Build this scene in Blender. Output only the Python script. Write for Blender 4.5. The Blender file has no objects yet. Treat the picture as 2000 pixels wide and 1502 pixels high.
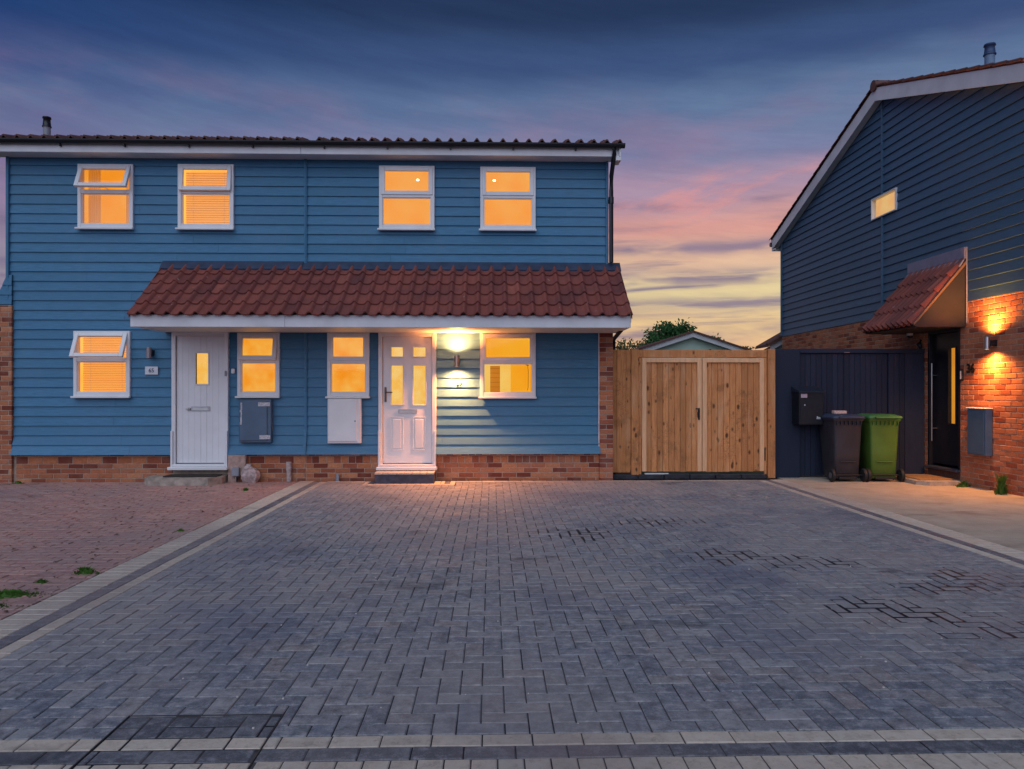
import bpy, math, random
from mathutils import Matrix, Vector
R = math.radians
random.seed(7)
SC = bpy.context.scene
COL = SC.collection

# ------------------------------------------------------------------ camera, sky, sun, exposure
cam = bpy.data.cameras.new('camera'); camo = bpy.data.objects.new('camera', cam); COL.objects.link(camo)
cam.sensor_width = 36; cam.lens = 36 * 1466 / 2000; cam.shift_y = 0.007; cam.clip_end = 2000; cam.clip_start = .05
camo.location = (0, 0, 1.38); camo.rotation_euler = (R(90), 0, R(-1.5)); SC.camera = camo
SC.view_settings.view_transform = 'Standard'; SC.view_settings.look = 'None'
SC.view_settings.exposure = 0; SC.view_settings.gamma = 1; SC.view_settings.use_curve_mapping = False
SC.cycles.max_bounces = 5; SC.cycles.diffuse_bounces = 3; SC.cycles.glossy_bounces = 2
SC.cycles.transparent_max_bounces = 8; SC.cycles.sample_clamp_indirect = 3
SC.cycles.use_denoising = True

def srgb(r, g, b):
    f = lambda c: (c / 255 / 12.92) if c / 255 <= .04045 else ((c / 255 + .055) / 1.055) ** 2.4
    return (f(r), f(g), f(b), 1)

def make_world():
    w = bpy.data.worlds.new("World"); SC.world = w; w.use_nodes = True
    nt = w.node_tree; N = nt.nodes; L = nt.links; N.clear()
    def node(t, **k):
        n = N.new(t)
        for a, b in k.items(): setattr(n, a, b)
        return n
    def setin(s, v):
        if isinstance(v, (int, float)): s.default_value = v
        elif isinstance(v, tuple): s.default_value = v
        else: L.new(v, s)
    def m(op, a, b=0.0, c=0.0, clamp=False):
        n = node('ShaderNodeMath', operation=op, use_clamp=clamp)
        setin(n.inputs[0], a); setin(n.inputs[1], b); setin(n.inputs[2], c); return n.outputs[0]
    def smooth(x, a, b, lo=0., hi=1.):
        n = node('ShaderNodeMapRange', interpolation_type='SMOOTHSTEP')
        setin(n.inputs[0], x); n.inputs[1].default_value = a; n.inputs[2].default_value = b
        n.inputs[3].default_value = lo; n.inputs[4].default_value = hi; return n.outputs[0]
    def mix(f, a, b):
        n = node('ShaderNodeMix', data_type='RGBA'); setin(n.inputs[0], f); setin(n.inputs[6], a); setin(n.inputs[7], b); return n.outputs[2]
    def comb(x, y, z):
        n = node('ShaderNodeCombineXYZ'); setin(n.inputs[0], x); setin(n.inputs[1], y); setin(n.inputs[2], z); return n.outputs[0]
    def noise(vec, scale, detail=4, rough=.5):
        n = node('ShaderNodeTexNoise'); L.new(vec, n.inputs['Vector']); n.inputs['Scale'].default_value = scale
        n.inputs['Detail'].default_value = detail; n.inputs['Roughness'].default_value = rough; return n.outputs[0]
    def ramp(x, stops):
        n = node('ShaderNodeValToRGB'); L.new(x, n.inputs[0]); cr = n.color_ramp
        cr.interpolation = 'EASE'
        while len(cr.elements) < len(stops): cr.elements.new(.5)
        for e, (p, c) in zip(cr.elements, stops): e.position = p; e.color = srgb(*c)
        return n.outputs[0]
    tc = node('ShaderNodeTexCoord'); sp = node('ShaderNodeSeparateXYZ'); L.new(tc.outputs['Generated'], sp.inputs[0])
    x, y, z = sp.outputs
    h = m('SQRT', m('ADD', m('MULTIPLY', x, x), m('MULTIPLY', y, y)))
    v = m('MINIMUM', m('DIVIDE', m('MAXIMUM', z, 0.), m('MAXIMUM', h, .02)), 3.0)
    az = m('ARCTAN2', x, y)
    s = m('DIVIDE', m('ADD', m('MULTIPLY', x, math.sin(R(22))), m('MULTIPLY', y, math.cos(R(22)))), m('MAXIMUM', h, .02))
    hx = m('DIVIDE', x, m('MAXIMUM', h, .02)); hy = m('DIVIDE', y, m('MAXIMUM', h, .02))
    soft = noise(comb(m('MULTIPLY', hx, 1.6), m('MULTIPLY', hy, 1.6), m('MULTIPLY', v, 5.)), 1.5, 5, .55)
    soft2 = noise(comb(m('MULTIPLY', hx, 1.3), m('MULTIPLY', hy, 1.3), m('ADD', m('MULTIPLY', v, 3.5), 7.3)), 2.3, 6, .6)
    fine = noise(comb(m('MULTIPLY', hx, 2.2), m('MULTIPLY', hy, 2.2), m('MULTIPLY', v, 34.)), 1.6, 5, .6)
    vv = m('ADD', v, m('MULTIPLY', m('SUBTRACT', soft, .5), .055))
    vv = m('MULTIPLY', vv, 1.0)
    west = ramp(vv, [(0., (210, 160, 130)), (.05, (228, 180, 140)), (.085, (232, 196, 146)), (.13, (230, 208, 158)), (.17, (224, 184, 156)),
                     (.215, (212, 156, 148)), (.265, (166, 142, 166)), (.315, (120, 126, 162)), (.37, (92, 114, 152)), (.43, (60, 82, 124)),
                     (.50, (40, 58, 92)), (.62, (34, 52, 92)), (1., (26, 44, 84))])
    east = ramp(m('MULTIPLY', vv, 1.0), [(0., (128, 118, 152)), (.2, (112, 112, 158)), (.30, (98, 98, 142)), (.36, (58, 76, 128)), (.42, (24, 58, 112)),
                     (.52, (8, 46, 94)), (.7, (12, 44, 90)), (1., (24, 44, 86))])
    base = mix(smooth(s, .42, .95), east, west)
    # rose blush and pale blue wisps
    blush = m('MULTIPLY', smooth(soft2, .48, .66), m('MULTIPLY', smooth(v, .2, .29), smooth(v, .44, .31)))
    base = mix(m('MULTIPLY', blush, .25), base, srgb(176, 122, 142))
    wisp = m('MULTIPLY', smooth(soft, .5, .68), m('MULTIPLY', smooth(v, .25, .34), smooth(v, .5, .38)))
    base = mix(m('MULTIPLY', wisp, .35), base, srgb(112, 138, 168))
    # low cloud bars
    tot = None
    for vi, wd, o in ((.189, .009, 0.), (.148, .011, 3.1), (.112, .012, 6.4), (.074, .010, 9.7), (.215, .004, 12.9), (.132, .003, 15.2), (.245, .006, 18.)):
        nn = noise(comb(m('ADD', m('MULTIPLY', az, 3.2), o), m('MULTIPLY', v, 6.), o), 1.2, 3)
        c = m('ADD', m('MULTIPLY', m('SUBTRACT', nn, .5), .03), vi)
        d = m('DIVIDE', m('SUBTRACT', v, c), wd)
        g = m('POWER', 2.718, m('MULTIPLY', m('MULTIPLY', d, d), -1.))
        nb = noise(comb(m('ADD', m('MULTIPLY', az, 5.), o * 2 + 1), o, m('MULTIPLY', v, 20.)), 1., 4)
        g = m('MULTIPLY', g, smooth(nb, .40, .54))
        tot = g if tot is None else m('MAXIMUM', tot, g)
    tot = m('MULTIPLY', tot, smooth(fine, .36, .5, .35, 1.))
    streak = m('MULTIPLY', smooth(fine, .54, .68), m('MULTIPLY', smooth(v, .03, .07), smooth(v, .26, .18)))
    tot = m('MAXIMUM', tot, m('MULTIPLY', streak, .6))
    base = mix(m('MULTIPLY', tot, .85), base, srgb(126, 114, 142))
    rose = m('MULTIPLY', smooth(noise(comb(m('MULTIPLY', az, 3.), m('ADD', m('MULTIPLY', v, 11.), m('MULTIPLY', az, -2.5)), 4.4), 2.2, 7, .65), .47, .68), m('MULTIPLY', smooth(v, .19, .225), smooth(v, .31, .26)))
    base = mix(m('MULTIPLY', rose, m('MULTIPLY', smooth(s, .8, .97), .45)), base, srgb(232, 150, 138))
    wf = noise(comb(m('MULTIPLY', hx, 3.), m('MULTIPLY', hy, 3.), m('ADD', m('MULTIPLY', v, 22.), m('MULTIPLY', az, 3.5))), 1.8, 9, .68)
    sc_ = node('ShaderNodeMix', data_type='RGBA', blend_type='MULTIPLY'); sc_.inputs[0].default_value = 1.
    k_ = smooth(wf, .32, .70, .92, 1.09); L.new(base, sc_.inputs[6]); L.new(comb(k_, k_, m('ADD', m('MULTIPLY', k_, .7), .3)), sc_.inputs[7]); base = sc_.outputs[2]
    bg = node('ShaderNodeBackground'); L.new(base, bg.inputs[0]); bg.inputs[1].default_value = 1.0
    out = node('ShaderNodeOutputWorld'); L.new(bg.outputs[0], out.inputs[0])
    w.cycles.sampling_method = 'MANUAL'; w.cycles.sample_map_resolution = 512
make_world()
sl = bpy.data.lights.new('twilight_fill', 'SUN'); sl.energy = 1.9; sl.angle = R(85); sl.color = (.79, .87, 1.0)
slo = bpy.data.objects.new('twilight_fill', sl); COL.objects.link(slo)
slo.rotation_euler = (R(46), 0, R(-14))       # added broad fill for the dim sky, high behind the viewer's left shoulder

# ------------------------------------------------------------------ helpers
WM = {}
def place(o, parent=None, M=None):
    M = M or Matrix.Identity(4)
    o.matrix_basis = M; WM[o.name] = M.copy()
    if parent is not None:
        o.parent = parent; o.matrix_parent_inverse = WM[parent.name].inverted()
    COL.objects.link(o); return o
def thing(name, label, cat, loc=(0, 0, 0), group=None):
    o = bpy.data.objects.new(name, None); o.empty_display_size = .1
    place(o, None, Matrix.Translation(loc)); o['label'] = label; o['category'] = cat
    if group: o['group'] = group
    return o
class MB:
    def __init__(s): s.v = []; s.f = []; s.t = []; s.mi = []; s.cur = 0.; s.m = 0; s.sm = []; s.smooth = False
    def add(s, vs, fs):
        o = len(s.v); s.v += [tuple(p) for p in vs]
        for f in fs: s.f.append([o + i for i in f]); s.t.append(s.cur); s.mi.append(s.m); s.sm.append(s.smooth)
    def box(s, x0, x1, y0, y1, z0, z1):
        s.add([(x0, y0, z0), (x1, y0, z0), (x1, y1, z0), (x0, y1, z0), (x0, y0, z1), (x1, y0, z1), (x1, y1, z1), (x0, y1, z1)],
              [(0, 3, 2, 1), (4, 5, 6, 7), (0, 1, 5, 4), (1, 2, 6, 5), (2, 3, 7, 6), (3, 0, 4, 7)])
        return s
    def cbox(s, x0, x1, y0, y1, z0, z1, c=.006):   # box with every edge chamfered
        X = (x0, x1); Y = (y0, y1); Z = (z0, z1); vs = []; idx = {}
        for i in (0, 1):
            for j in (0, 1):
                for k in (0, 1):
                    sx, sy, sz = (c, -c)[i], (c, -c)[j], (c, -c)[k]
                    for a, p in (('x', (X[i], Y[j] + sy, Z[k] + sz)), ('y', (X[i] + sx, Y[j], Z[k] + sz)), ('z', (X[i] + sx, Y[j] + sy, Z[k]))):
                        idx[(i, j, k, a)] = len(vs); vs.append(p)
        q = lambda *a: [idx[t] for t in a]
        fs = []
        for i in (0, 1):
            a = q((i, 0, 0, 'x'), (i, 1, 0, 'x'), (i, 1, 1, 'x'), (i, 0, 1, 'x')); fs.append(a if i else a[::-1])
            a = q((0, i, 0, 'y'), (0, i, 1, 'y'), (1, i, 1, 'y'), (1, i, 0, 'y')); fs.append(a if i else a[::-1])
            a = q((0, 0, i, 'z'), (1, 0, i, 'z'), (1, 1, i, 'z'), (0, 1, i, 'z')); fs.append(a if i else a[::-1])
        for i in (0, 1):
            for j in (0, 1):
                a = q((i, j, 0, 'x'), (i, j, 1, 'x'), (i, j, 1, 'y'), (i, j, 0, 'y')); fs.append(a)
                a = q((i, 0, j, 'x'), (i, 0, j, 'z'), (i, 1, j, 'z'), (i, 1, j, 'x')); fs.append(a)
                a = q((0, i, j, 'y'), (1, i, j, 'y'), (1, i, j, 'z'), (0, i, j, 'z')); fs.append(a)
                for k in (0, 1): fs.append(q((i, j, k, 'x'), (i, j, k, 'y'), (i, j, k, 'z')))
        s.add(vs, fs); return s
    def prism(s, pts, axis, a, b):    # polygon pts in the other two axes, extruded a..b along axis
        n = len(pts)
        P = {'x': lambda p, t: (t, p[0], p[1]), 'y': lambda p, t: (p[0], t, p[1]), 'z': lambda p, t: (p[0], p[1], t)}[axis]
        s.add([P(p, a) for p in pts] + [P(p, b) for p in pts],
              [list(range(n))[::-1], list(range(n, 2 * n))] + [(i, (i + 1) % n, n + (i + 1) % n, n + i) for i in range(n)])
        return s
    def tube(s, pts, r, n=10, cap=True):
        pts = [Vector(p) for p in pts]; rings = []
        rr = r if isinstance(r, (list, tuple)) else [r] * len(pts)
        for i, p in enumerate(pts):
            d = (pts[min(i + 1, len(pts) - 1)] - pts[max(i - 1, 0)]).normalized()
            up = Vector((0, 0, 1)) if abs(d.z) < .9 else Vector((1, 0, 0))
            a = d.cross(up).normalized(); b = d.cross(a)
            rings.append([p + (a * math.cos(2 * math.pi * k / n) + b * math.sin(2 * math.pi * k / n)) * rr[i] for k in range(n)])
        vs = [q for rg in rings for q in rg]; fs = []
        for i in range(len(pts) - 1):
            for k in range(n):
                fs.append((i * n + k, i * n + (k + 1) % n, (i + 1) * n + (k + 1) % n, (i + 1) * n + k))
        sm, s.smooth = s.smooth, True; s.add(vs, fs); s.smooth = sm
        if cap: s.add(rings[0] + rings[-1], [list(range(n))[::-1], list(range(n, 2 * n))])
        return s
    def mesh(s, name, mats):
        me = bpy.data.meshes.new(name); me.from_pydata(s.v, [], s.f)
        for m_ in (mats if isinstance(mats, (list, tuple)) else [mats]): me.materials.append(m_)
        me.polygons.foreach_set('material_index', s.mi); me.polygons.foreach_set('use_smooth', s.sm)
        if any(s.t):
            at = me.attributes.new('tint', 'FLOAT', 'FACE'); at.data.foreach_set('value', s.t)
        me.update()
        import bmesh
        b = bmesh.new(); b.from_mesh(me); bmesh.ops.recalc_face_normals(b, faces=b.faces); b.to_mesh(me); b.free()
        return me
    def build(s, name, mats, parent=None, M=None, kind=None, label=None):
        o = bpy.data.objects.new(name, s.mesh(name, mats)); place(o, parent, M)
        if kind: o['kind'] = kind
        if label: o['label'] = label
        return o
def tagt(o, label, cat, group=None):
    o['label'] = label; o['category'] = cat
    if group: o['group'] = group
    return o

# ------------------------------------------------------------------ materials
class MT:
    def __init__(s, name):
        s.m = bpy.data.materials.new(name); s.m.use_nodes = True; s.nt = s.m.node_tree; s.N = s.nt.nodes; s.L = s.nt.links
        s.b = s.N['Principled BSDF']; s.geo = s.N.new('ShaderNodeNewGeometry'); s.pos = s.geo.outputs['Position']
    def put(s, sock, v):
        if hasattr(v, 'links') or hasattr(v, 'is_linked'): s.L.new(v, sock)
        elif isinstance(v, tuple) and len(v) == 3 and sock.type == 'RGBA': sock.default_value = (*v, 1)
        else: sock.default_value = v
    def scaled(s, sx, sy, sz):
        n = s.N.new('ShaderNodeVectorMath'); n.operation = 'MULTIPLY'; s.L.new(s.pos, n.inputs[0]); n.inputs[1].default_value = (sx, sy, sz); return n.outputs[0]
    def noise(s, scale, detail=4, rough=.55, vec=None):
        n = s.N.new('ShaderNodeTexNoise'); s.L.new(vec or s.pos, n.inputs['Vector']); n.inputs['Scale'].default_value = scale
        n.inputs['Detail'].default_value = detail; n.inputs['Roughness'].default_value = rough; return n.outputs[0]
    def rng(s, x, a, b, lo=0., hi=1.):
        n = s.N.new('ShaderNodeMapRange'); s.put(n.inputs[0], x)
        for i, q in enumerate((a, b, lo, hi)): n.inputs[i + 1].default_value = q
        return n.outputs[0]
    def mix(s, f, a, b, mode='MIX'):
        n = s.N.new('ShaderNodeMix'); n.data_type = 'RGBA'; n.blend_type = mode
        s.put(n.inputs[0], f); s.put(n.inputs[6], a); s.put(n.inputs[7], b); return n.outputs[2]
    def math(s, op, a, b=0.):
        n = s.N.new('ShaderNodeMath'); n.operation = op; s.put(n.inputs[0], a); s.put(n.inputs[1], b); return n.outputs[0]
    def ramp(s, x, stops, const=False):
        n = s.N.new('ShaderNodeValToRGB'); s.L.new(x, n.inputs[0]); cr = n.color_ramp
        if const: cr.interpolation = 'CONSTANT'
        while len(cr.elements) < len(stops): cr.elements.new(.5)
        for e, (p, c) in zip(cr.elements, stops): e.position = p; e.color = (*c, 1)
        return n.outputs[0]
    def rand(s, attr):
        if attr:
            n = s.N.new('ShaderNodeAttribute'); n.attribute_name = 'tint'; return n.outputs['Fac']
        n = s.N.new('ShaderNodeObjectInfo'); return n.outputs['Random']
    def bump(s, h, strength=.3, dist=.01):
        n = s.N.new('ShaderNodeBump'); s.L.new(h, n.inputs['Height']); n.inputs['Strength'].default_value = strength
        n.inputs['Distance'].default_value = dist; s.L.new(n.outputs[0], s.b.inputs['Normal'])
    def done(s, col, rough=.6, metal=0., spec=.4):
        s.put(s.b.inputs['Base Color'], col); s.put(s.b.inputs['Roughness'], rough)
        s.b.inputs['Metallic'].default_value = metal; s.b.inputs['Specular IOR Level'].default_value = spec
        return s.m

def simple(name, c, rough=.55, metal=0., var=.12, nscale=6., bump=0., spec=.4, bscale=60.):
    t = MT(name); n = t.noise(nscale, 5)
    col = t.mix(t.rng(n, .35, .68), tuple(x * (1 - var) for x in c), tuple(min(1, x * (1 + var)) for x in c))
    if bump: t.bump(t.noise(bscale, 4), bump, .004)
    return t.done(col, rough, metal, spec)
def emis(name, c1, c2, st, scale=1.5):
    t = MT(name); n = t.noise(scale, 2)
    col = t.mix(t.rng(n, .35, .65), c1, c2)
    e = t.N.new('ShaderNodeEmission'); t.L.new(col, e.inputs[0]); e.inputs[1].default_value = st
    t.L.new(e.outputs[0], t.N['Material Output'].inputs[0]); return t.m

def siding_mat(name, c):
    t = MT(name); r = t.rand(False)
    base = t.mix(t.rng(r, 0, 1), tuple(x * .90 for x in c), tuple(x * 1.10 for x in c))
    grain = t.noise(9, 6, .65, t.scaled(.6, .6, 7))
    base = t.mix(t.rng(grain, .3, .75), base, tuple(x * .70 for x in c)); big = t.noise(.55, 3, .5); base = t.mix(t.rng(big, .4, .7, 0, .28), base, (c[0] * 1.5 + .02, c[1] * 1.12, c[2] * 1.1)); run_ = t.noise(3.5, 6, .7, t.scaled(3, 3, .35)); base = t.mix(t.rng(run_, .56, .75, 0, .3), base, (c[0] + .05, c[1] * .8 + .04, c[2] * .75 + .03))
    dirt = t.noise(1.1, 5, .6); base = t.mix(t.rng(dirt, .55, .8, 0, .3), base, (c[0] * .6 + .03, c[1] * .6 + .025, c[2] * .6 + .02))
    t.bump(t.noise(26, 5, .6, t.scaled(.25, .25, 6)), .22, .003)
    return t.done(base, .5, 0, .22)
SIDE = siding_mat('blue_siding_paint', (.066, .208, .352))
SIDE_R = siding_mat('slate_blue_siding_paint', (.066, .140, .225))
FLASH = simple('dark_lead_flashing', (.03, .045, .085), .5, 0, .25)
WHITE = simple('white_upvc', (.72, .72, .74), .35, 0, .05, 3, 0, .5)
WHITEB = simple('white_fascia_board', (.66, .66, .69), .4, 0, .10, 2.5, 0, .4)
SOFF = simple('cream_soffit', (.62, .58, .52), .5, 0, .06)
BLACKP = simple('black_plastic', (.012, .013, .018), .35, 0, .2)
NAVY = None
STEEL = simple('brushed_steel', (.55, .54, .53), .28, 1., .1)
BRASS = simple('copper_tone_metal', (.6, .42, .32), .3, 1., .1)
CONC = simple('step_concrete', (.36, .30, .25), .85, 0, .3, 9, .5)
MORTAR = simple('mortar', (.40, .32, .25), .95, 0, .2, 14, .4)
JOINT = None

def brick_mat(name, attr, pal, spec=.2):
    t = MT(name); r = t.rand(attr)
    base = t.ramp(r, pal, True)
    n = t.noise(38, 6, .7); base = t.mix(t.rng(n, .35, .75, 0, .55), base, (.13, .06, .04))
    n2 = t.noise(2.3, 4, .6); base = t.mix(t.rng(n2, .5, .8, 0, .4), base, (.42, .30, .24))
    t.bump(t.noise(70, 5, .7), .5, .005)
    return t.done(base, .85, 0, spec)
PALB = [(0, (0.432, 0.144, 0.068)), (0.18, (0.532, 0.193, 0.088)), (0.36, (0.356, 0.101, 0.052)), (0.5, (0.203, 0.043, 0.026)), (0.62, (0.483, 0.163, 0.08)), (0.78, (0.266, 0.067, 0.036)), (0.88, (0.583, 0.241, 0.12))]
BR = brick_mat('house_brick', False, PALB); BRT = brick_mat('house_brick_far', True, PALB)
PALB2 = [(0, (0.457, 0.154, 0.076)), (0.25, (0.532, 0.193, 0.096)), (0.5, (0.393, 0.12, 0.06)), (0.68, (0.317, 0.082, 0.044)), (0.78, (0.495, 0.183, 0.092)), (0.93, (0.241, 0.058, 0.032))]
BR2 = brick_mat('gable_brick', False, PALB2); BR2T = brick_mat('gable_brick_far', True, PALB2)

def paver_mat(name, attr, pal, pale, pale_amt, dark=(.05, .05, .06)):
    t = MT(name); r = t.rand(attr)
    base = t.ramp(r, pal)
    n = t.noise(24, 6, .7); base = t.mix(t.rng(n, .35, .75, 0, .45), base, dark)
    n4 = t.noise(150, 3, .7); base = t.mix(t.rng(n4, .48, .7, 0, .5), base, pale); n7 = t.noise(16, 6, .8); base = t.mix(t.rng(n7, .50, .64, 0, .75), base, pale); base = t.mix(t.rng(n7, .48, .34, 0, .7), base, dark)
    n2 = t.noise(5., 6, .7); n3 = t.noise(1.1, 4, .6)
    ef = t.math('MULTIPLY', t.rng(n2, .5, .7), t.rng(n3, .38, .62))
    base = t.mix(t.math('MULTIPLY', ef, pale_amt), base, pale)
    n5 = t.noise(.5, 4, .5); base = t.mix(t.rng(n5, .44, .62, 0, .55), base, (.33, .29, .28) if pale_amt > .6 else (.26, .20, .20)); n6 = t.noise(.8, 3, .5, t.scaled(1, .7, 1)); base = t.mix(t.rng(n6, .52, .66, 0, .45 if pale_amt > .6 else .15), base, (.09, .11, .17))
    wet = t.math('MULTIPLY', t.rng(t.noise(.9, 5, .65, t.scaled(1, 1.4, 1)), .60, .68), .55)
    base = t.mix(wet, base, tuple(x * .6 for x in dark))
    t.bump(t.noise(60, 7, .8), .9, .006)
    return t.done(base, t.rng(n3, .3, .7, .72, .46), 0, .5)
PALP = [(0, (.125, .145, .185)), (.25, (.20, .22, .255)), (.5, (.24, .24, .262)), (.7, (.165, .195, .25)), (.85, (.265, .235, .235)), (1, (.33, .34, .36))]
PV = paver_mat('charcoal_block', False, PALP, (.42, .40, .41), .8); PVT = paver_mat('charcoal_block_far', True, PALP, (.42, .40, .41), .8)
PALD = [(0, (.075, .085, .11)), (.5, (.11, .12, .145)), (1, (.15, .155, .175))]
PD = paver_mat('dark_border_block', False, PALD, (.3, .3, .32), .4); PDT = paver_mat('dark_border_block_far', True, PALD, (.3, .3, .32), .4)
PALL = [(0, (.58, .49, .39)), (.5, (.70, .58, .46)), (1, (.62, .54, .45))]
PL = paver_mat('buff_border_block', False, PALL, (.6, .56, .5), .3, (.28, .24, .2)); PLT = paver_mat('buff_border_block_far', True, PALL, (.6, .56, .5), .3, (.28, .24, .2))
PALR = [(0, (.46, .21, .175)), (.3, (.52, .25, .20)), (.6, (.43, .20, .18)), (.8, (.56, .30, .24)), (1, (.48, .27, .22))]
PR = paver_mat('worn_red_block', False, PALR, (.46, .33, .29), .5, (.19, .10, .085)); PRT = paver_mat('worn_red_block_far', True, PALR, (.46, .33, .29), .5, (.19, .10, .085))

def joint_mat():
    t = MT('jointing_sand'); n = t.noise(.9, 5, .65, t.scaled(1, 1.4, 1))
    base = t.mix(t.rng(n, .47, .56), (.085, .078, .082), (.022, .022, .028))
    return t.done(base, .9, 0, .1)
JOINT = joint_mat()
JOINTR = simple('old_joint_dirt', (.17, .11, .08), .95, 0, .4, 5)

def concrete_mat():
    t = MT('drive_concrete'); n = t.noise(3.2, 7, .65); base = t.mix(t.rng(n, .3, .7), (.36, .29, .23), (.50, .42, .34))
    st = t.noise(1.3, 5, .6, t.scaled(.8, 1.7, 1)); base = t.mix(t.rng(st, .58, .72, 0, .7), base, (.15, .115, .09))
    g = t.noise(120, 3, .7); base = t.mix(t.rng(g, .45, .8, 0, .5), base, (.22, .19, .16))
    t.bump(t.noise(70, 6, .7), .5, .006); return t.done(base, .85, 0, .25)
CDRIVE = concrete_mat()

def tile_mat(name, attr, c1, c2, c3):
    t = MT(name); r = t.rand(attr)
    base = t.ramp(r, [(0, c1), (.35, c2), (.7, tuple(x * .8 for x in c1)), (.93, c2), (.98, c2), (1, c3)])
    n = t.noise(2.2, 5, .6); base = t.mix(t.rng(n, .45, .7, 0, .6), base, (.075, .035, .04))
    n2 = t.noise(30, 6, .75); base = t.mix(t.rng(n2, .45, .75, 0, .55), base, (.12, .055, .05))
    lich = t.noise(9, 4, .5); base = t.mix(t.rng(lich, .70, .76, 0, .7), base, (.4, .32, .28))
    t.bump(n2, .45, .006); return t.done(base, .75, 0, .3)
TILE = tile_mat('clay_red_tile', False, (.205, .052, .043), (.25, .07, .053), (.34, .10, .07))
TILET = tile_mat('brown_red_tile', True, (.17, .07, .05), (.22, .10, .07), (.3, .15, .1))
TILE2 = tile_mat('brown_roof_tile', False, (.15, .07, .055), (.19, .09, .07), (.25, .13, .1))

def wood_mat(name, c, c2, knots=True, attr=False):
    t = MT(name); r = t.rand(attr)
    base = t.mix(r, tuple(x * 1.1 for x in c), tuple(x * .66 for x in c))
    off = t.N.new('ShaderNodeVectorMath'); off.operation = 'ADD'; t.L.new(t.scaled(1, 1, .09), off.inputs[0])
    cm = t.N.new('ShaderNodeCombineXYZ'); t.L.new(t.math('MULTIPLY', r, 37.), cm.inputs[0]); t.L.new(cm.outputs[0], off.inputs[1])
    g = t.noise(55, 5, .6, off.outputs[0]); base = t.mix(t.rng(g, .35, .7, 0, .75), base, c2)
    if knots:
        kv = t.N.new('ShaderNodeTexVoronoi'); kv.inputs['Scale'].default_value = 7.5
        o2 = t.N.new('ShaderNodeVectorMath'); o2.operation = 'ADD'; t.L.new(t.scaled(1.15, 1, .62), o2.inputs[0]); t.L.new(cm.outputs[0], o2.inputs[1])
        t.L.new(o2.outputs[0], kv.inputs['Vector']); kv.inputs['Randomness'].default_value = 1
        sc_ = t.N.new('ShaderNodeSeparateColor'); t.L.new(kv.outputs['Color'], sc_.inputs[0])
        dist = t.math('ADD', t.math('ADD', kv.outputs['Distance'], t.math('MULTIPLY', t.math('SUBTRACT', t.noise(30, 4, .7), .5), .16)), t.math('MULTIPLY', sc_.outputs[0], .11))
        base = t.mix(t.rng(dist, .14, .25, .95, 0), base, (.085, .032, .014))
        st = t.noise(2.4, 6, .72); base = t.mix(t.rng(st, .56, .66, 0, .5), base, (.20, .085, .035)); v2 = t.N.new('ShaderNodeTexVoronoi'); v2.feature = 'DISTANCE_TO_EDGE'; v2.inputs['Scale'].default_value = 6.
        o3 = t.N.new('ShaderNodeVectorMath'); o3.operation = 'ADD'; t.L.new(t.scaled(1, 1, .8), o3.inputs[0]); cc = t.N.new('ShaderNodeCombineXYZ'); t.L.new(t.noise(6, 4, .7), cc.inputs[0]); t.L.new(t.noise(7, 4, .7), cc.inputs[2]); t.L.new(cc.outputs[0], o3.inputs[1]); t.L.new(o3.outputs[0], v2.inputs['Vector'])
        vein = t.math('MULTIPLY', t.rng(v2.outputs['Distance'], .0, .05, .8, 0), t.rng(t.noise(1.7, 3), .53, .6)); base = t.mix(vein, base, (.13, .05, .02)); pl = t.noise(5, 3, .5, t.scaled(1.5, 1, .25)); base = t.mix(t.rng(pl, .55, .72, 0, .45), base, (.70, .42, .24))
    t.bump(g, .35, .004); return t.done(base, .72, 0, .25)
WOOD = wood_mat('knotty_timber', (.70, .305, .115), (.38, .14, .05))
WOODL = wood_mat('pale_timber_frame', (.78, .45, .25), (.62, .34, .17), False)
NAVY = wood_mat('navy_painted_timber', (.020, .028, .055), (.014, .020, .042), False)
DOORBLK = simple('black_door_skin', (.011, .012, .018), .4, 0, .15)
GREYBOX = simple('slate_blue_paint', (.08, .13, .20), .45, 0, .1, 4)
MATBR = simple('coir_mat', (.035, .028, .025), .95, 0, .4, 50, .8)
RUBBER = simple('tyre_rubber', (.015, .015, .017), .6)
STICK = simple('peeling_sticker', (.5, .48, .52), .6, 0, .3, 60)
ROCKM = simple('weathered_rubble', (.42, .33, .32), .9, 0, .4, 18, .8)
RENDER = simple('pale_green_render', (.56, .72, .62), .8, 0, .05)
GROUND = simple('garden_earth', (.07, .08, .045), .95, 0, .4, 2)
TARMAC = simple('pavement_grey', (.12, .12, .12), .9, 0, .3, 20, .4)
GREEN = simple('green_bin_plastic', (.072, .15, .025), .42, 0, .12, 5)
GREEND = simple('green_lid_plastic', (.05, .17, .05), .42, 0, .12, 5)
GREYB = simple('brown_grey_bin_plastic', (.032, .032, .042), .45, 0, .15, 5)
LIDB = simple('navy_lid_plastic', (.035, .048, .09), .45, 0, .15)
GREY = simple('grey_plastic', (.25, .26, .30), .5)
DARKRM = simple('interior_dark', (.02, .02, .02), .9)
GLOW = emis('warm_lit_room', (1.0, .31, .018), (1.0, .39, .052), 1.0, 1.9)  # room surfaces emit their lit colour in place of interior lighting
GLOWF = emis('warm_frosted_glow', (1.0, .31, .008), (1.0, .47, .07), 1.0, 3.2)
GLOWK = emis('kitchen_wall_glow', (1.0, .36, .004), (1.0, .44, .02), 1.0, 1.2)
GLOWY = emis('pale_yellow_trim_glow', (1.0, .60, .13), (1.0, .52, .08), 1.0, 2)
GLOWD = emis('hall_light_glow', (1.0, .50, .075), (1.0, .62, .18), 1.0, 6)
GLOWR = emis('dim_hall_glow', (.90, .36, .035), (.80, .30, .03), .85, 3)
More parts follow.
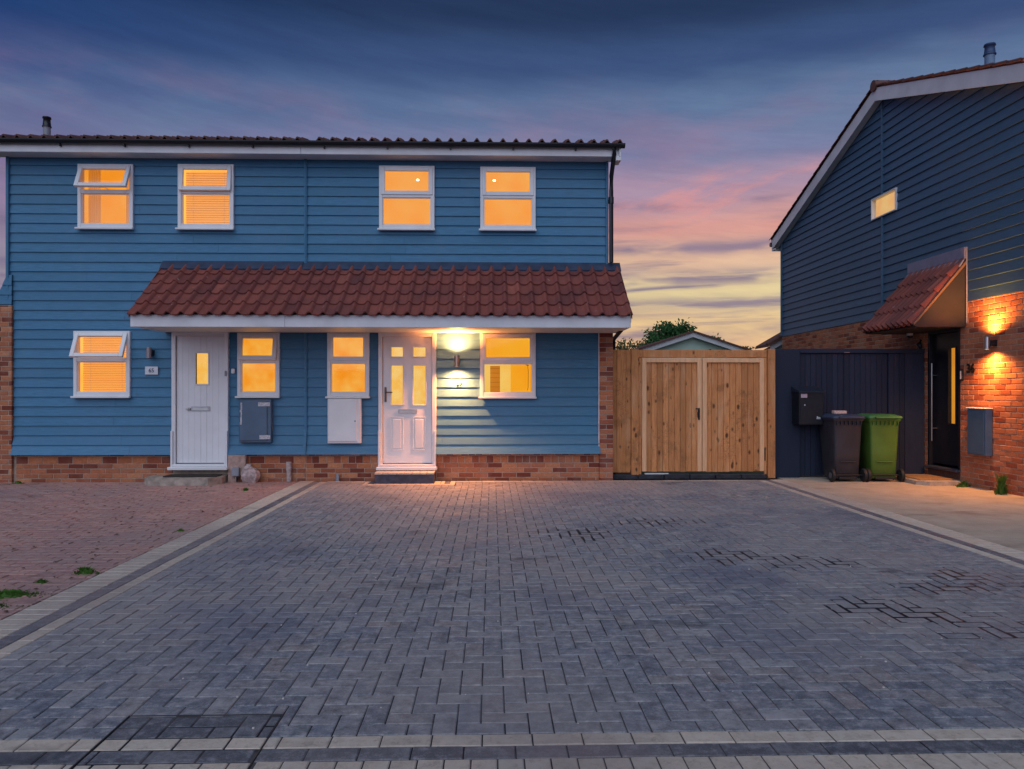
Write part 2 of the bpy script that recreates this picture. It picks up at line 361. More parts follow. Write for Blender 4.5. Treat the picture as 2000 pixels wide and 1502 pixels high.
BULB = emis('lamp_bulb', (1, .75, .35), (1, .8, .45), 9.)
SHUT = emis('louvre_door_glow', (.75, .24, .01), (.85, .28, .02), .8, 3)
def blind_mat():
    t = MT('cream_blind_slat'); e = t.N.new('ShaderNodeBsdfTranslucent'); e.inputs[0].default_value = (.95, .86, .74, 1)
    d = t.N.new('ShaderNodeBsdfDiffuse'); d.inputs[0].default_value = (.8, .72, .6, 1)
    mx = t.N.new('ShaderNodeMixShader'); mx.inputs[0].default_value = .2; t.L.new(e.outputs[0], mx.inputs[1]); t.L.new(d.outputs[0], mx.inputs[2])
    t.L.new(mx.outputs[0], t.N['Material Output'].inputs[0]); return t.m
BLIND = blind_mat()
GLOWB = emis('glow_behind_blind', (1.0, .34, .03), (1.0, .42, .06), 1.55, 1.9)
def glass_mat():
    t = MT('window_glass'); tr = t.N.new('ShaderNodeBsdfTransparent'); tr.inputs[0].default_value = (.96, .97, .97, 1)
    gl = t.N.new('ShaderNodeBsdfGlossy'); gl.inputs['Roughness'].default_value = .03
    lw = t.N.new('ShaderNodeLayerWeight'); lw.inputs[0].default_value = .5
    fr = t.N.new('ShaderNodeMath'); fr.operation = 'MULTIPLY_ADD'; fr.inputs[1].default_value = .6; fr.inputs[2].default_value = .018
    t.L.new(t.math('POWER', lw.outputs['Facing'], 5.), fr.inputs[0])
    mx = t.N.new('ShaderNodeMixShader'); t.L.new(fr.outputs[0], mx.inputs[0]); t.L.new(tr.outputs[0], mx.inputs[1]); t.L.new(gl.outputs[0], mx.inputs[2])
    t.L.new(mx.outputs[0], t.N['Material Output'].inputs[0]); return t.m
GLASS = glass_mat()

# ------------------------------------------------------------------ block / brick pieces
_cache = {}
def piece_mesh(kind, du, dv, depth, mat, ch=.0045):
    """one block lying on its face: kind 'z' faces up, 'y' faces the viewer, 'x' faces left; centred on its outer face"""
    key = (kind, round(du, 3), round(dv, 3), depth, mat.name)
    if key in _cache: return _cache[key]
    a, b = du / 2, dv / 2
    o = [(-a, -b), (a, -b), (a, b), (-a, b)]; i = [(-a + ch, -b + ch), (a - ch, -b + ch), (a - ch, b - ch), (-a + ch, b - ch)]
    f = {'z': lambda p, d: (p[0], p[1], -d), 'y': lambda p, d: (p[0], d, p[1]), 'x': lambda p, d: (d, p[0], p[1])}[kind]
    m = MB(); m.add([f(p, 0) for p in i] + [f(p, ch * .8) for p in o] + [f(p, depth) for p in o],
                    [(0, 1, 2, 3)] + [(k, (k + 1) % 4, 4 + (k + 1) % 4, 4 + k) for k in range(4)] + [(4 + k, 4 + (k + 1) % 4, 8 + (k + 1) % 4, 8 + k) for k in range(4)])
    _cache[key] = m.mesh('block', mat); return _cache[key]
def add_piece(mb, kind, c, du, dv, depth, tint, ch=.0045):
    a, b = du / 2, dv / 2
    o = [(-a, -b), (a, -b), (a, b), (-a, b)]; i = [(-a + ch, -b + ch), (a - ch, -b + ch), (a - ch, b - ch), (-a + ch, b - ch)]
    f = {'z': lambda p, d: (c[0] + p[0], c[1] + p[1], c[2] - d), 'y': lambda p, d: (c[0] + p[0], c[1] + d, c[2] + p[1]), 'x': lambda p, d: (c[0] + d, c[1] + p[0], c[2] + p[1])}[kind]
    mb.cur = max(tint, .001)
    mb.add([f(p, 0) for p in i] + [f(p, ch * .8) for p in o] + [f(p, depth) for p in o],
           [(0, 1, 2, 3)] + [(k, (k + 1) % 4, 4 + (k + 1) % 4, 4 + k) for k in range(4)] + [(4 + k, 4 + (k + 1) % 4, 8 + (k + 1) % 4, 8 + k) for k in range(4)])
def lay(parent, kind, rects, mats, matsT, depth, limit, key, name, many, joint=.006, jit=.0015, plane=0., wash=None):
    """rects: (u0,u1,v0,v1,matindex); the ones that show largest become objects, the rest one joined mesh"""
    rects = sorted(rects, key=key); far = MB()
    for n, (u0, u1, v0, v1, mi) in enumerate(rects):
        jj = joint; flat = False
        if wash and any(math.hypot(((u0 + u1) / 2 - q[0]) / q[2], ((v0 + v1) / 2 - q[1]) / q[3]) < 1 for q in wash) and random.random() < .72: jj = joint + random.uniform(.006, .020); flat = True
        du, dv = u1 - u0 - jj, v1 - v0 - jj
        if du < .012 or dv < .012: continue
        p = plane - .0011 if flat else plane + random.uniform(-jit, jit); cu, cv = (u0 + u1) / 2, (v0 + v1) / 2
        c = {'z': (cu, cv, p), 'y': (cu, p, cv), 'x': (p, cu, cv)}[kind]
        if n < limit:
            o = bpy.data.objects.new(name, piece_mesh(kind, du, dv, depth, mats[mi]))
            M = Matrix.Translation(c)
            if kind == 'z' and not flat: M = M @ Matrix.Rotation(random.uniform(-.006, .006), 4, 'X') @ Matrix.Rotation(random.uniform(-.006, .006), 4, 'Y') @ Matrix.Rotation(random.uniform(-.004, .004), 4, 'Z')
            else: M = M @ Matrix.Rotation(random.uniform(-.004, .004), 4, kind.upper())
            place(o, parent, M)
        else:
            far.m = mi; add_piece(far, kind, c, du, dv, depth, random.random())
    if far.f: far.build(many, matsT, parent, kind='stuff')

def cut(u0, u1, v0, v1, holes):
    """rectangle minus rectangles, as a list of rectangles"""
    hs = [h for h in holes if h[0] < u1 - 1e-6 and h[1] > u0 + 1e-6 and h[2] < v1 - 1e-6 and h[3] > v0 + 1e-6]
    if not hs: return [(u0, u1, v0, v1)]
    us = sorted({u0, u1} | {min(max(x, u0), u1) for h in hs for x in h[:2]})
    out = []
    for a, b in zip(us, us[1:]):
        if b - a < 1e-6: continue
        m = (a + b) / 2; iv = [(v0, v1)]
        for h in hs:
            if h[0] <= m <= h[1]:
                nx = []
                for c, d in iv:
                    if h[2] >= d or h[3] <= c: nx.append((c, d)); continue
                    if h[2] > c: nx.append((c, h[2]))
                    if h[3] < d: nx.append((h[3], d))
                iv = nx
        out += [(a, b, c, d) for c, d in iv if d - c > 1e-4]
    mg = []
    for r in out:
        if mg and abs(mg[-1][1] - r[0]) < 1e-6 and mg[-1][2:] == r[2:]: mg[-1] = (mg[-1][0], r[1], r[2], r[3])
        else: mg.append(r)
    return mg
def bond(u0, u1, v0, v1, L, H, holes=(), shift=0., mi=0):
    out = []; k = 0; v = v0
    while v < v1 - .01:
        vt = min(v + H, v1); u = u0 - ((k % 2) * .5 + shift) * L
        while u < u1:
            a, b = max(u, u0), min(u + L, u1)
            if b - a > .025:
                for r in cut(a, b, v, vt, holes):
                    if r[1] - r[0] > .025 and r[3] - r[2] > .02: out.append((*r, mi))
            u += L
        v += H; k += 1
    return out

# ------------------------------------------------------------------ ground, drives
o = MB().box(-90, 90, -60, 140, -.30, -.12).build('ground', GROUND, kind='structure')
o = MB().box(-30, 30, -25, 2.6, -.11, -.004).build('pavement', TARMAC, kind='structure')

XL, XR, YN, YF = -2.54, 4.14, 3.03, 11.53
drive = MB().box(-2.98, 4.58, 2.6, 11.72, -.10, -.0052).build('driveway', JOINT, kind='structure')
LID = (-1.545, -.895, 2.62, 3.235)
def split_lid(r):
    out = [r]
    for ax, val in ((0, LID[0]), (0, LID[1]), (1, LID[3])):
        nx = []
        for q in out:
            a, b, c, d, mi = q
            if ax == 0 and a + .008 < val < b - .008 and c < LID[3] - .01: nx += [(a, val, c, d, mi), (val, b, c, d, mi)]
            elif ax == 1 and c + .008 < val < d - .008 and a < LID[1] - .01 and b > LID[0] + .01: nx += [(a, b, c, val, mi), (a, b, val, d, mi)]
            else: nx.append(q)
        out = nx
    return out
rects = []
cw = (XR - XL) / 67; chh = (YF - YN) / 85
STEP = (-1.94, -.56, 11.17, 11.75)   # border frame round the door step
for i in range(-1, 67):
    for j in range(-1, 85):
        c = (i - j) % 4
        if c == 0: q = (i, i + 2, j, j + 1)
        elif c == 3: q = (i, i + 1, j, j + 2)
        else: continue
        a, b, d, e = max(q[0], 0), min(q[1], 67), max(q[2], 0), min(q[3], 85)
        if b <= a or e <= d: continue
        for r in cut(XL + a * cw, XL + b * cw, YN + d * chh, YN + e * chh, [STEP]): rects.append((*r, 0))
def run(axis, a0, a1, L, c0, c1, mi, off=0.):
    u = a0 - off
    while u < a1 - .02:
        p, q = max(u, a0), min(u + L, a1)
        if q - p > .02: rects.append((p, q, c0, c1, mi) if axis == 'x' else (c0, c1, p, q, mi))
        u += L
# front edging: buff stretchers, dark stretchers, buff headers
run('x', -2.98, 4.58, .2, 2.93, 3.03, 2, .06); run('x', -2.98, 4.58, .2, 2.825, 2.93, 1, .13); run('x', -2.98, 4.58, .1, 2.62, 2.825, 2)
# side edgings
run('y', 3.03, 11.6, .2, -2.64, -2.54, 2); run('y', 3.03, 11.6, .2, -2.745, -2.64, 1, .1); run('y', 3.03, 11.68, .1, -2.975, -2.745, 2)
run('y', 3.03, 11.6, .2, 4.14, 4.245, 2); run('y', 3.03, 11.6, .2, 4.245, 4.35, 1, .1); run('y', 3.03, 11.68, .1, 4.35, 4.58, 2)
# far edging and the frame round the step
run('x', XL, STEP[0], .2, YF, 11.62, 2); run('x', STEP[1], XR, .2, YF, 11.62, 2)
run('x', STEP[0], STEP[1], .2, 11.17, 11.255, 2)
for a, b, m_ in ((-1.94, -1.86, 2), (-.64, -.56, 2)): run('y', 11.255, 11.62, .2, a, b, m_)
for a, b, m_ in ((-1.86, -1.78, 1), (-.72, -.64, 1)): run('y', 11.255, 11.62, .1, a, b, m_)
for a, b, m_ in ((-1.78, -.72, 2),): run('x', a, b, .1, 11.255, 11.60, m_)
allr = [q for r in rects for q in split_lid(r)]
WASH = [(.87, 7.3, .45, .35), (1.95, 6.3, .35, .3), (2.55, 6.0, .45, .25), (2.45, 4.75, .35, .22), (2.75, 4.55, .4, .2), (3.1, 4.2, .5, .22), (3.65, 5.5, .4, .3), (1.75, 7.9, .5, .3), (3.1, 5.2, .4, .18)]
inside = lambda r: LID[0] < (r[0] + r[1]) / 2 < LID[1] and (r[2] + r[3]) / 2 < LID[3]
def near_key(r):
    x, y = (r[0] + r[1]) / 2, (r[2] + r[3]) / 2
    return y + (0 if -.66 * y < x < .71 * y and y > 2.78 else 50)
lay(drive, 'z', [r for r in allr if not inside(r)], [PV, PD, PL], [PVT, PDT, PLT], .05, 300, near_key, 'block', 'blocks', joint=.0054, wash=WASH)
lid = thing('manhole_cover', 'square manhole tray filled with charcoal paving blocks, one buff row across it', 'manhole cover', (-1.22, 2.93, 0))
m = MB(); x0, x1, y1 = LID[0], LID[1], LID[3]
for a, b, c, d in ((x0 - .0025, x0 + .0015, 2.62, y1 + .003), (x1 - .0015, x1 + .0025, 2.62, y1 + .003), (x0 + .002, x1 - .002, y1 - .001, y1 + .003)): m.box(a, b, c, d, -.05, .001)
m.build('steel_edge', simple('dark_tray_steel', (.06, .06, .065), .5, 0.3), lid)
lay(lid, 'z', [(max(r[0], x0 + .001), min(r[1], x1 - .001), r[2], min(r[3], y1 - .006), r[4]) for r in allr if inside(r)], [PD, PD, PL], [PDT, PDT, PLT], .05, 300, near_key, 'block', 'blocks', plane=-.003)

for n_, q in enumerate(WASH):
    rd = random.Random(n_); pts = []
    for k in range(40):
        a = 2 * math.pi * k / 40; f = .92 + .3 * math.sin(3 * a + n_) + .2 * math.sin(7 * a + 2 * n_) + rd.uniform(-.15, .15)
        pts.append((q[0] + q[2] * f * math.cos(a), q[1] + q[3] * f * math.sin(a)))
    o = MB().prism(pts, 'z', -.0050, -.0018 - .00005 * n_).build('washed_sand', simple('wet_joint_sand', (.012, .012, .016), .5) if n_ == 0 else bpy.data.materials['wet_joint_sand'], drive)
redp = MB().box(-12, -2.985, 2.6, 11.72, -.10, -.013).build('brick_paving', JOINTR, kind='structure')
rr = [r for r in bond(-9.6, -2.99, 3.4, 11.68, .205, .104) if (r[0] + r[1]) / 2 > -.78 * (r[2] + r[3]) / 2 - .6]
lay(redp, 'z', rr, [PR], [PRT], .05, 300, lambda r: (r[2] + r[3]) / 2 + (0 if -.68 * (r[2] + r[3]) / 2 < (r[0] + r[1]) / 2 else 50), 'block', 'blocks', joint=.0075, jit=.003, plane=-.006)

m = MB()
cs = MB().box(4.585, 7.02, 2.0, 7.35, -.1, -.004).box(4.585, 7.02, 7.358, 12.4, -.1, -.003)
cs.build('concrete_drive', CDRIVE, kind='structure')

# ------------------------------------------------------------------ windows and doors
def glow_box(parent, x0, x1, z0, z1, y0, y1, mat, name='lit_room'):
    m = MB(); m.add([(x0, y1, z0), (x1, y1, z0), (x1, y1, z1), (x0, y1, z1), (x0, y0, z0), (x1, y0, z0), (x1, y0, z1), (x0, y0, z1)],
                    [(0, 1, 2, 3), (4, 0, 3, 7), (1, 5, 6, 2), (3, 2, 6, 7), (4, 5, 1, 0)])
    return m.build(name, mat, parent)
YW = 11.72
def window(parent, x0, x1, z0, z1, angle=0., split=.54, glow=GLOW, depth=.35, blind=None, extra=None):
    fw = .055; zt = z0 + (z1 - z0) * split; F = 11.655; B = 11.76
    m = MB()
    m.cbox(x0, x0 + fw, F, B, z0, z1, .005); m.cbox(x1 - fw, x1, F, B, z0, z1, .005)
    m.cbox(x0 + fw - .002, x1 - fw + .002, F + .002, B, z0, z0 + fw + .008, .005); m.cbox(x0 + fw - .002, x1 - fw + .002, F + .002, B, z1 - fw * .9, z1, .005)
    m.cbox(x0 + fw - .002, x1 - fw + .002, F + .004, B, zt - .03, zt + .03, .005)
    w = m.build('window', WHITE, parent)
    MB().cbox(x0 - .022, x1 + .012, F - .045, F + .012, z0 - .028, z0 + .003, .006).build('sill', WHITE, w)
    # fixed lower pane with beading
    b = MB(); a0, a1, c0, c1 = x0 + fw, x1 - fw, z0 + fw + .008, zt - .03; t = .012
    for r in ((a0, a1, c0, c0 + t), (a0, a1, c1 - t, c1), (a0, a0 + t, c0 + t, c1 - t), (a1 - t, a1, c0 + t, c1 - t)): b.box(r[0], r[1], F + .018, F + .05, r[2], r[3])
    b.build('beading', WHITE, w)
    MB().box(a0 + .004, a1 - .004, F + .038, F + .044, c0 + .004, c1 - .004).build('pane', GLASS, w)
    # top-hung sash
    sx0, sx1, sz0, sz1 = x0 + fw - .025, x1 - fw + .025, zt + .008, z1 - .022
    H = sz1 - sz0; sw = .062; T = .05
    M = Matrix.Translation((0, F - .012, sz1)) @ Matrix.Rotation(-R(angle), 4, 'X')
    s = MB()
    for r in ((sx0, sx0 + sw, -H, 0), (sx1 - sw, sx1, -H, 0), (sx0 + sw - .001, sx1 - sw + .001, -H, -H + sw), (sx0 + sw - .001, sx1 - sw + .001, -sw, 0)): s.cbox(r[0], r[1], 0, T, r[2], r[3], .006)
    so = s.build('sash', WHITE, w, M)
    MB().box(sx0 + sw - .004, sx1 - sw + .004, .022, .028, -H + sw - .004, -sw + .004).build('pane', GLASS, so, M)
    MB().cbox((x0 + x1) / 2 - .04, (x0 + x1) / 2 + .04, T + .001, T + .02, -H + .012, -H + .035, .004).cbox((x0 + x1) / 2 - .01, (x0 + x1) / 2 + .055, T + .02, T + .032, -H + .03, -H + .046, .004).build('handle', STEEL, w, M)
    if angle > 3:
        st = MB().tube([((x0 + x1) / 2 + .05, F + .06, sz0 + .02), ((x0 + x1) / 2, F - .012 - math.sin(R(angle)) * H * .95 + .03, sz1 - math.cos(R(angle)) * H + .02)], .005, 6)
        st.build('stay', STEEL, w)
    if extra: extra(w, x0, x1, z0, z1)
    else: glow_box(w, x0 + fw - .01 - .15, x1 - fw + .01 + .15, z0 + fw - .1, z1 + .12, B + .002, B + depth, glow)
    if blind:
        s = MB(); m2 = MB(); z = z1 - .075; k = 0
        while z > z0 + blind:
            s.add([(x0 + fw + .01, B + .05, z), (x1 - fw - .01, B + .05, z), (x1 - fw - .01, B + .075, z - .031), (x0 + fw + .01, B + .075, z - .031)], [(0, 1, 2, 3)]); 
            m2.box(x0 + fw + .01, x1 - fw - .01, B + .040, B + .048, z - .034, z - .029); z -= .036  # darker strip paints the shade line between slats
        s.build('blind', BLIND, w, kind='stuff'); m2.build('slat_shade_line', simple('slat_edge_shade', (.55, .30, .12), .7), w, kind='stuff')
        c = MB()
        for q in (.22, .78): xx = x0 + (x1 - x0) * q; c.box(xx - .002, xx + .002, B + .045, B + .047, z, z1 - .06)
        c.build('cord', WHITE, w)
    return w

E_ = .148
def fly(z):                                    # bell-cast at the foot of the boarding
    return 0. if z > .80 else .085 * ((.80 - z) / .39) ** 1.6
def runs(rs):
    out = []
    for r in rs:
        if out and abs(out[-1][-1][1] - r[0]) < 1e-6: out[-1].append(r)
        else: out.append([r])
    return out
def board_row(parent, x0, x1, za, zb, holes, mat, yb=YW, bell=True, name='siding_board'):
    f0, f1 = (fly(za), fly(zb)) if bell else (0, 0)
    spl = x0 + (x1 - x0) * random.uniform(.25, .75)
    for run_ in [q for h2 in (holes + [(spl - .0012, spl + .0012, za - .01, zb + .01)],) for q in runs(cut(x0, x1, za, zb, h2))]:
      m = MB()
      for a, b, c, d in run_:
        p = lambda z: f0 + (f1 - f0) * (z - za) / (zb - za)
        yo = lambda z: yb - .030 + .020 * (z - za) / (zb - za) - p(z)
        c2 = c - .006 if abs(c - za) < 1e-6 else c
        m.prism([(yo(c2), c2), (yo(d), d), (yb + .004 - p(d), d), (yb + .004 - p(c2), c2)], 'x', a, b)
      if m.f: m.build(name, mat, parent)

W_LEFT = [(-6.35, -5.511, 3.89, 4.87), (-4.833, -3.981, 3.89, 4.88), (-6.412, -5.558, 1.31, 2.31), (-3.926, -3.282, 1.31, 2.287)]
W_RIGHT = [(-1.753, -.896, 3.9, 4.88), (-.188, .674, 3.9, 4.875), (-2.55, -1.903, 1.305, 2.30), (-.19, .674, 1.30, 2.295)]
D_LEFT = (-4.919, -4.059, .22, 2.30); D_RIGHT = (-1.76, -.872, .21, 2.294)
XC0, XC1 = -5.05, 1.93                      # tiled canopy
CZ = 3.335                                  # canopy meets the wall
EZ = 4.975
def house(name, label, x0, x1, wins, door, left):
    h = thing(name, label, 'house', ((x0 + x1) / 2, 11.72, 0))
    holes = [(a + .02, b - .02, c + .02, d - .02) for a, b, c, d in wins] + [(door[0] + .01, door[1] - .01, 0, door[3])]
    w = MB()
    for a, b, c, d in cut(x0, x1, .40, EZ + .02, holes): w.box(a, b, YW, YW + .04, c, d)
    w.build('wall', SIDE if 0 else FLASH, h)
    s = MB().box(x0 + (.0 if left else 0), x1, 20.9, 21.0, 0, EZ)
    if left: s.box(x0, x0 + .06, 11.76, 20.9, 0, EZ)
    else: s.box(x1 - .06, x1, 11.76, 20.9, 0, EZ)
    s.box(x0 + .07, x1 - .07, 12.35, 12.4, .0, EZ); s.build('rear_wall', BRT, h)
    fh = [(a + .004, b - .004, c + .004, d - .004) for a, b, c, d in wins] + [(door[0] + .004, door[1] - .004, 0, door[3])]
    z = .42; xa, xb = (x0 + .0, x1 - .02) if left else (x0 + .02, x1 - .02)
    k = 0
    while z < EZ - .02:
        zt = min(z + E_, EZ)
        la, lb = xa, xb
        if z < 2.60: lb = xb - (.0 if left else .10); la = xa + (.09 if left else 0)
        canopy = []
        if 2.30 < zt and z < CZ: canopy = [(XC0 + .25, 9, 2.32, CZ + .02)]
        board_row(h, la, lb, z, zt, fh + canopy, SIDE); z += E_; k += 1
    # vertical cover strips
    m = MB()
    if left: m.cbox(x0 - .012, x0 + .03, 11.66, 11.72, 2.72, EZ, .004)
    else: m.cbox(x1 - .028, x1 + .012, 11.66, 11.72, CZ + .03, EZ, .004)
    m.build('corner_trim', SIDE, h)
    m = MB(); xs = (x1 - .02, x1 - .001) if left else (x0 + .001, x0 + .02)
    m.cbox(xs[0], xs[1], 11.665, 11.72, CZ + .02, EZ, .003)
    m.prism([(11.665, 2.30), (11.72, 2.30), (11.72, .80), (11.64, .42), (11.585, .41), (11.665, .80)], 'x', xs[0], xs[1])
    m.build('joint_strip', SIDE, h)
    # brick plinth and the brick end of the side wall
    MB().box(x0, x1, 11.7065, 11.76, -.05, .42).build('mortar_bed', MORTAR, h)
    dh = [(door[0] + .0, door[1] - .0, -1, 2.3)]
    rows = bond(x0 + (.12 if left else .0), x1 - (.12 if not left else 0), -.03, .27, .225, .075, dh)
    rows += bond(x0 + (.12 if left else .0), x1 - (.12 if not left else 0), .27, .415, .1125 if not left else .225, .1125, dh, .2)
    rows = [r for r in rows]
    lay(h, 'y', rows, [BR], [BRT], .05, 300, lambda r: 0, 'brick', 'bricks', joint=.010, jit=.002, plane=11.70)
    px0, px1 = (-7.60, -7.33) if left else (1.665, 1.885)
    top = 2.70 if left else 2.32
    pm = MB().box(px0 + .008, px1 - .008, 11.6555, 11.78, -.05, top).box(px0 + .008, px0 + .06, 11.77, 20.9, -.05, top) if left else MB().box(px0 + .008, px1 - .008, 11.6555, 20.9, -.05, top)
    pm.build('brick_pier', MORTAR, h)
    lay(h, 'y', bond(px0, px1, -.03, top, .22, .075, (), .0), [BR], [BRT], .06, 300, lambda r: 0, 'brick', 'bricks', joint=.010, jit=.002, plane=11.65)
    # eaves
    f0, f1 = (-7.75, x1 - .004) if left else (x0 + .001, 1.95)
    MB().cbox(f0, f1, 11.40, 11.425, 4.965, 5.12, .004).build('fascia', WHITEB, h)
    MB().box(f0, f1, 11.426, 11.70, 4.972, 4.985).build('soffit', SOFF if 0 else WHITEB, h)
    g = MB(); n = 10
    for (a, b) in ((f0 - .0, f1 + (0 if left else .06)),):
        prof = [(11.345 + .058 * math.cos(math.pi + math.pi * i / n), 5.135 + .062 * math.sin(math.pi + math.pi * i / n)) for i in range(n + 1)]
        prof2 = [(11.345 + .052 * math.cos(math.pi + math.pi * i / n), 5.135 + .055 * math.sin(math.pi + math.pi * i / n)) for i in range(n + 1)]
        g.prism(prof + prof2[::-1], 'x', a, b)
    go = g.build('gutter', BLACKP, h)
    x = f0 + .35
    while x < f1 - .1:
        MB().cbox(x - .012, x + .012, 11.34, 11.40, 5.045, 5.078, .003).build('bracket', BLACKP, go); x += .95
    # main roof
    sl = R(17.)
    r = MB(); A, Bz = 11.34, 5.135
    r1 = 16.4
    top_ = Bz + (r1 - A) * math.tan(sl)
    fx0, fx1 = (-7.78, x1 - .002) if left else (x0 + .002, 1.97)
    r.prism([(A + .15, Bz + .02), (r1, top_ - .03), (21.4, Bz), (21.4, Bz - .05), (r1, top_ - .1), (A + .15, Bz - .02)], 'x', fx0, fx1)
    ro = r.build('roof', TILE2, h)
    mt = tile_mesh(TILE2, .197)
    nt = int((fx1 - fx0 + .02) / .197)
    for c in range(2):
        for i in range(nt):
            o = bpy.data.objects.new('roof_tile', mt)
            place(o, ro, Matrix.Translation((fx1 - (i + 1) * .197, A + c * .30 * math.cos(sl), Bz + .022 + c * .30 * math.sin(sl))) @ Matrix.Rotation(sl - .045, 4, 'X') @ Matrix.Diagonal((1, 1, 1.25, 1)))
    # upper gable
    gx = (x0, x0 + .05) if left else (x1 - .05, x1)
    MB().prism([(11.72, EZ), (16.4, EZ + 4.6 * math.tan(sl)), (21, EZ)], 'x', gx[0], gx[1]).build('gable', SIDE, h)
    bx = (fx0 + .01, fx0 + .035) if left else (fx1 - .04, fx1 - .015)
    bb = MB().prism([(11.36, 4.96), (11.36, 5.12), (r1, 5.12 + (r1 - 11.36) * math.tan(sl)), (r1, 4.96 + (r1 - 11.36) * math.tan(sl))], 'x', *bx)
    bb.box(bx[0] - .05, bx[1] + .002, 11.37, 11.62, 4.90, 4.97)
    bb.build('bargeboard', WHITEB, h)
    return h

def tile_mesh(mat, w=.195, L=.345):
    key = ('tile', mat.name, w)
    if key in _cache: return _cache[key]
    P = [(0, .004), (.10, -.004), (.25, -.010), (.42, -.011), (.55, -.004), (.64, .012), (.72, .030), (.80, .041), (.88, .037), (.95, .022), (1.03, .003)]
    t = .019; m = MB(); top = []
    for u, h_ in P: top += [(u * w, 0, h_), (u * w, L, h_)]
    m.smooth = True; m.add(top, [(2 * i, 2 * i + 2, 2 * i + 3, 2 * i + 1) for i in range(len(P) - 1)]); m.smooth = False
    fr = []
    for u, h_ in P: fr += [(u * w, 0, h_), (u * w, 0, h_ - t)]
    m.add(fr, [(2 * i, 2 * i + 1, 2 * i + 3, 2 * i + 2) for i in range(len(P) - 1)])
    und = []
    for u, h_ in P: und += [(u * w, 0, h_ - t), (u * w, L, h_ - t)]
    m.add(und, [(2 * i, 2 * i + 1, 2 * i + 3, 2 * i + 2) for i in range(len(P) - 1)])
    m.add([(0, 0, P[0][1]), (0, L, P[0][1]), (0, L, P[0][1] - t), (0, 0, P[0][1] - t)], [(0, 1, 2, 3)])
    u, h_ = P[-1]; m.add([(u * w, 0, h_), (u * w, L, h_), (u * w, L, h_ - t), (u * w, 0, h_ - t)], [(3, 2, 1, 0)])
    me = bpy.data.meshes.new('tile'); me.from_pydata(m.v, [], m.f); me.materials.append(mat); me.polygons.foreach_set('use_smooth', m.sm); me.update()
    _cache[key] = me; return me

HL = house('blue_house', 'blue clad left half of the house pair, with the plain white door', -7.42, -2.885, W_LEFT, D_LEFT, True)
HR = house('blue_house', 'blue clad right half of the house pair, with the panelled white door', -2.885, 1.80, W_RIGHT, D_RIGHT, False)

a, b, c, d = W_LEFT[0]; window(HL, a, b, c, d, 24, .57)
wa = bpy.data.objects['window']
cm = MB(); cm.smooth = True
for sx, n0 in ((a + .06, 9), (b - .20, 7)):
    vs = []
    for i in range(n0 * 3): xx = sx + i * .0075; yy = 11.86 + .016 * math.sin(i * 1.35); vs += [(xx, yy, c + .02), (xx, yy, d + .05)]
    cm.add(vs, [(2 * i, 2 * i + 2, 2 * i + 3, 2 * i + 1) for i in range(n0 * 3 - 1)])
cm.build('net_curtain', BLIND, wa)
MB().cbox((a + b) / 2 - .05, (a + b) / 2 + .05, 11.775, 11.79, c + .068, c + .085, .004).build('handle', STEEL, wa)
a, b, c, d = W_LEFT[1]; window(HL, a, b, c, d, 7, .57, GLOWB, blind=.10)
a, b, c, d = W_LEFT[2]; window(HL, a, b, c, d, 24, .56, GLOWB, blind=.07)
a, b, c, d = W_LEFT[3]; window(HL, a, b, c, d, 12, .56, GLOWF, .12)
def bulb(px, pz, mul=1.):
    def f(w, x0, x1, z0, z1):
        glow_box(w, x0 - .1, x1 + .1, z0 - .05, z1 + .12, 11.762, 12.3, GLOW)
        m = MB(); 
        for i in range(6):
            pass
        m.tube([(px, 12.02, pz + .012), (px, 12.02, pz + .004), (px, 12.02, pz - .008), (px, 12.02, pz - .014)], [.012, .022, .018, .004], 12)
        m.build('ceiling_spotlight', BULB, w)
    return f
a, b, c, d = W_RIGHT[0]; window(HR, a, b, c, d, 0, .53, extra=bulb(-1.19, 4.76))
a, b, c, d = W_RIGHT[1]; window(HR, a, b, c, d, 0, .53, extra=bulb(.03, 4.76))
a, b, c, d = W_RIGHT[2]; window(HR, a, b, c, d, 0, .55, GLOWF, .12)
def kitchen(w, x0, x1, z0, z1):
    glow_box(w, x0 - .1, x1 + .1, z0 - .05, z1 + .12, 11.762, 12.3, GLOWK)  # kitchen wall, trim and louvres emit; room light is put into their colours
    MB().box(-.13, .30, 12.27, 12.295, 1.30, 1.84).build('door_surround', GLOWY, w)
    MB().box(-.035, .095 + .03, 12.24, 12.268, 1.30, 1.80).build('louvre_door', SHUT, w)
    m = MB()
    for i in range(6): m.box(-.035, .125, 12.225, 12.238, 1.38 + i * .075, 1.385 + i * .075)
    m.build('louvre', emis('louvre_edge_glow', (.30, .08, .002), (.34, .09, .002), .8), w)
    t = MB().tube([(.56, 12.0, 1.85), (.575, 12.0, 1.70), (.572, 12.0, 1.45), (.56, 12.0, 1.40)], .004, 6)
    t.tube([(.53, 12.0, 1.82), (.56, 12.0, 1.795), (.585, 12., 1.80)], .005, 6)
    t.build('window_stay', simple('bronze_stay', (.12, .05, .02), .4), w)
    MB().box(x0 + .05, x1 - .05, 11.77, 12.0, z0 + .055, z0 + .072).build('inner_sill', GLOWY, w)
a, b, c, d = W_RIGHT[3]; window(HR, a, b, c, d, 0, .55, extra=kitchen)

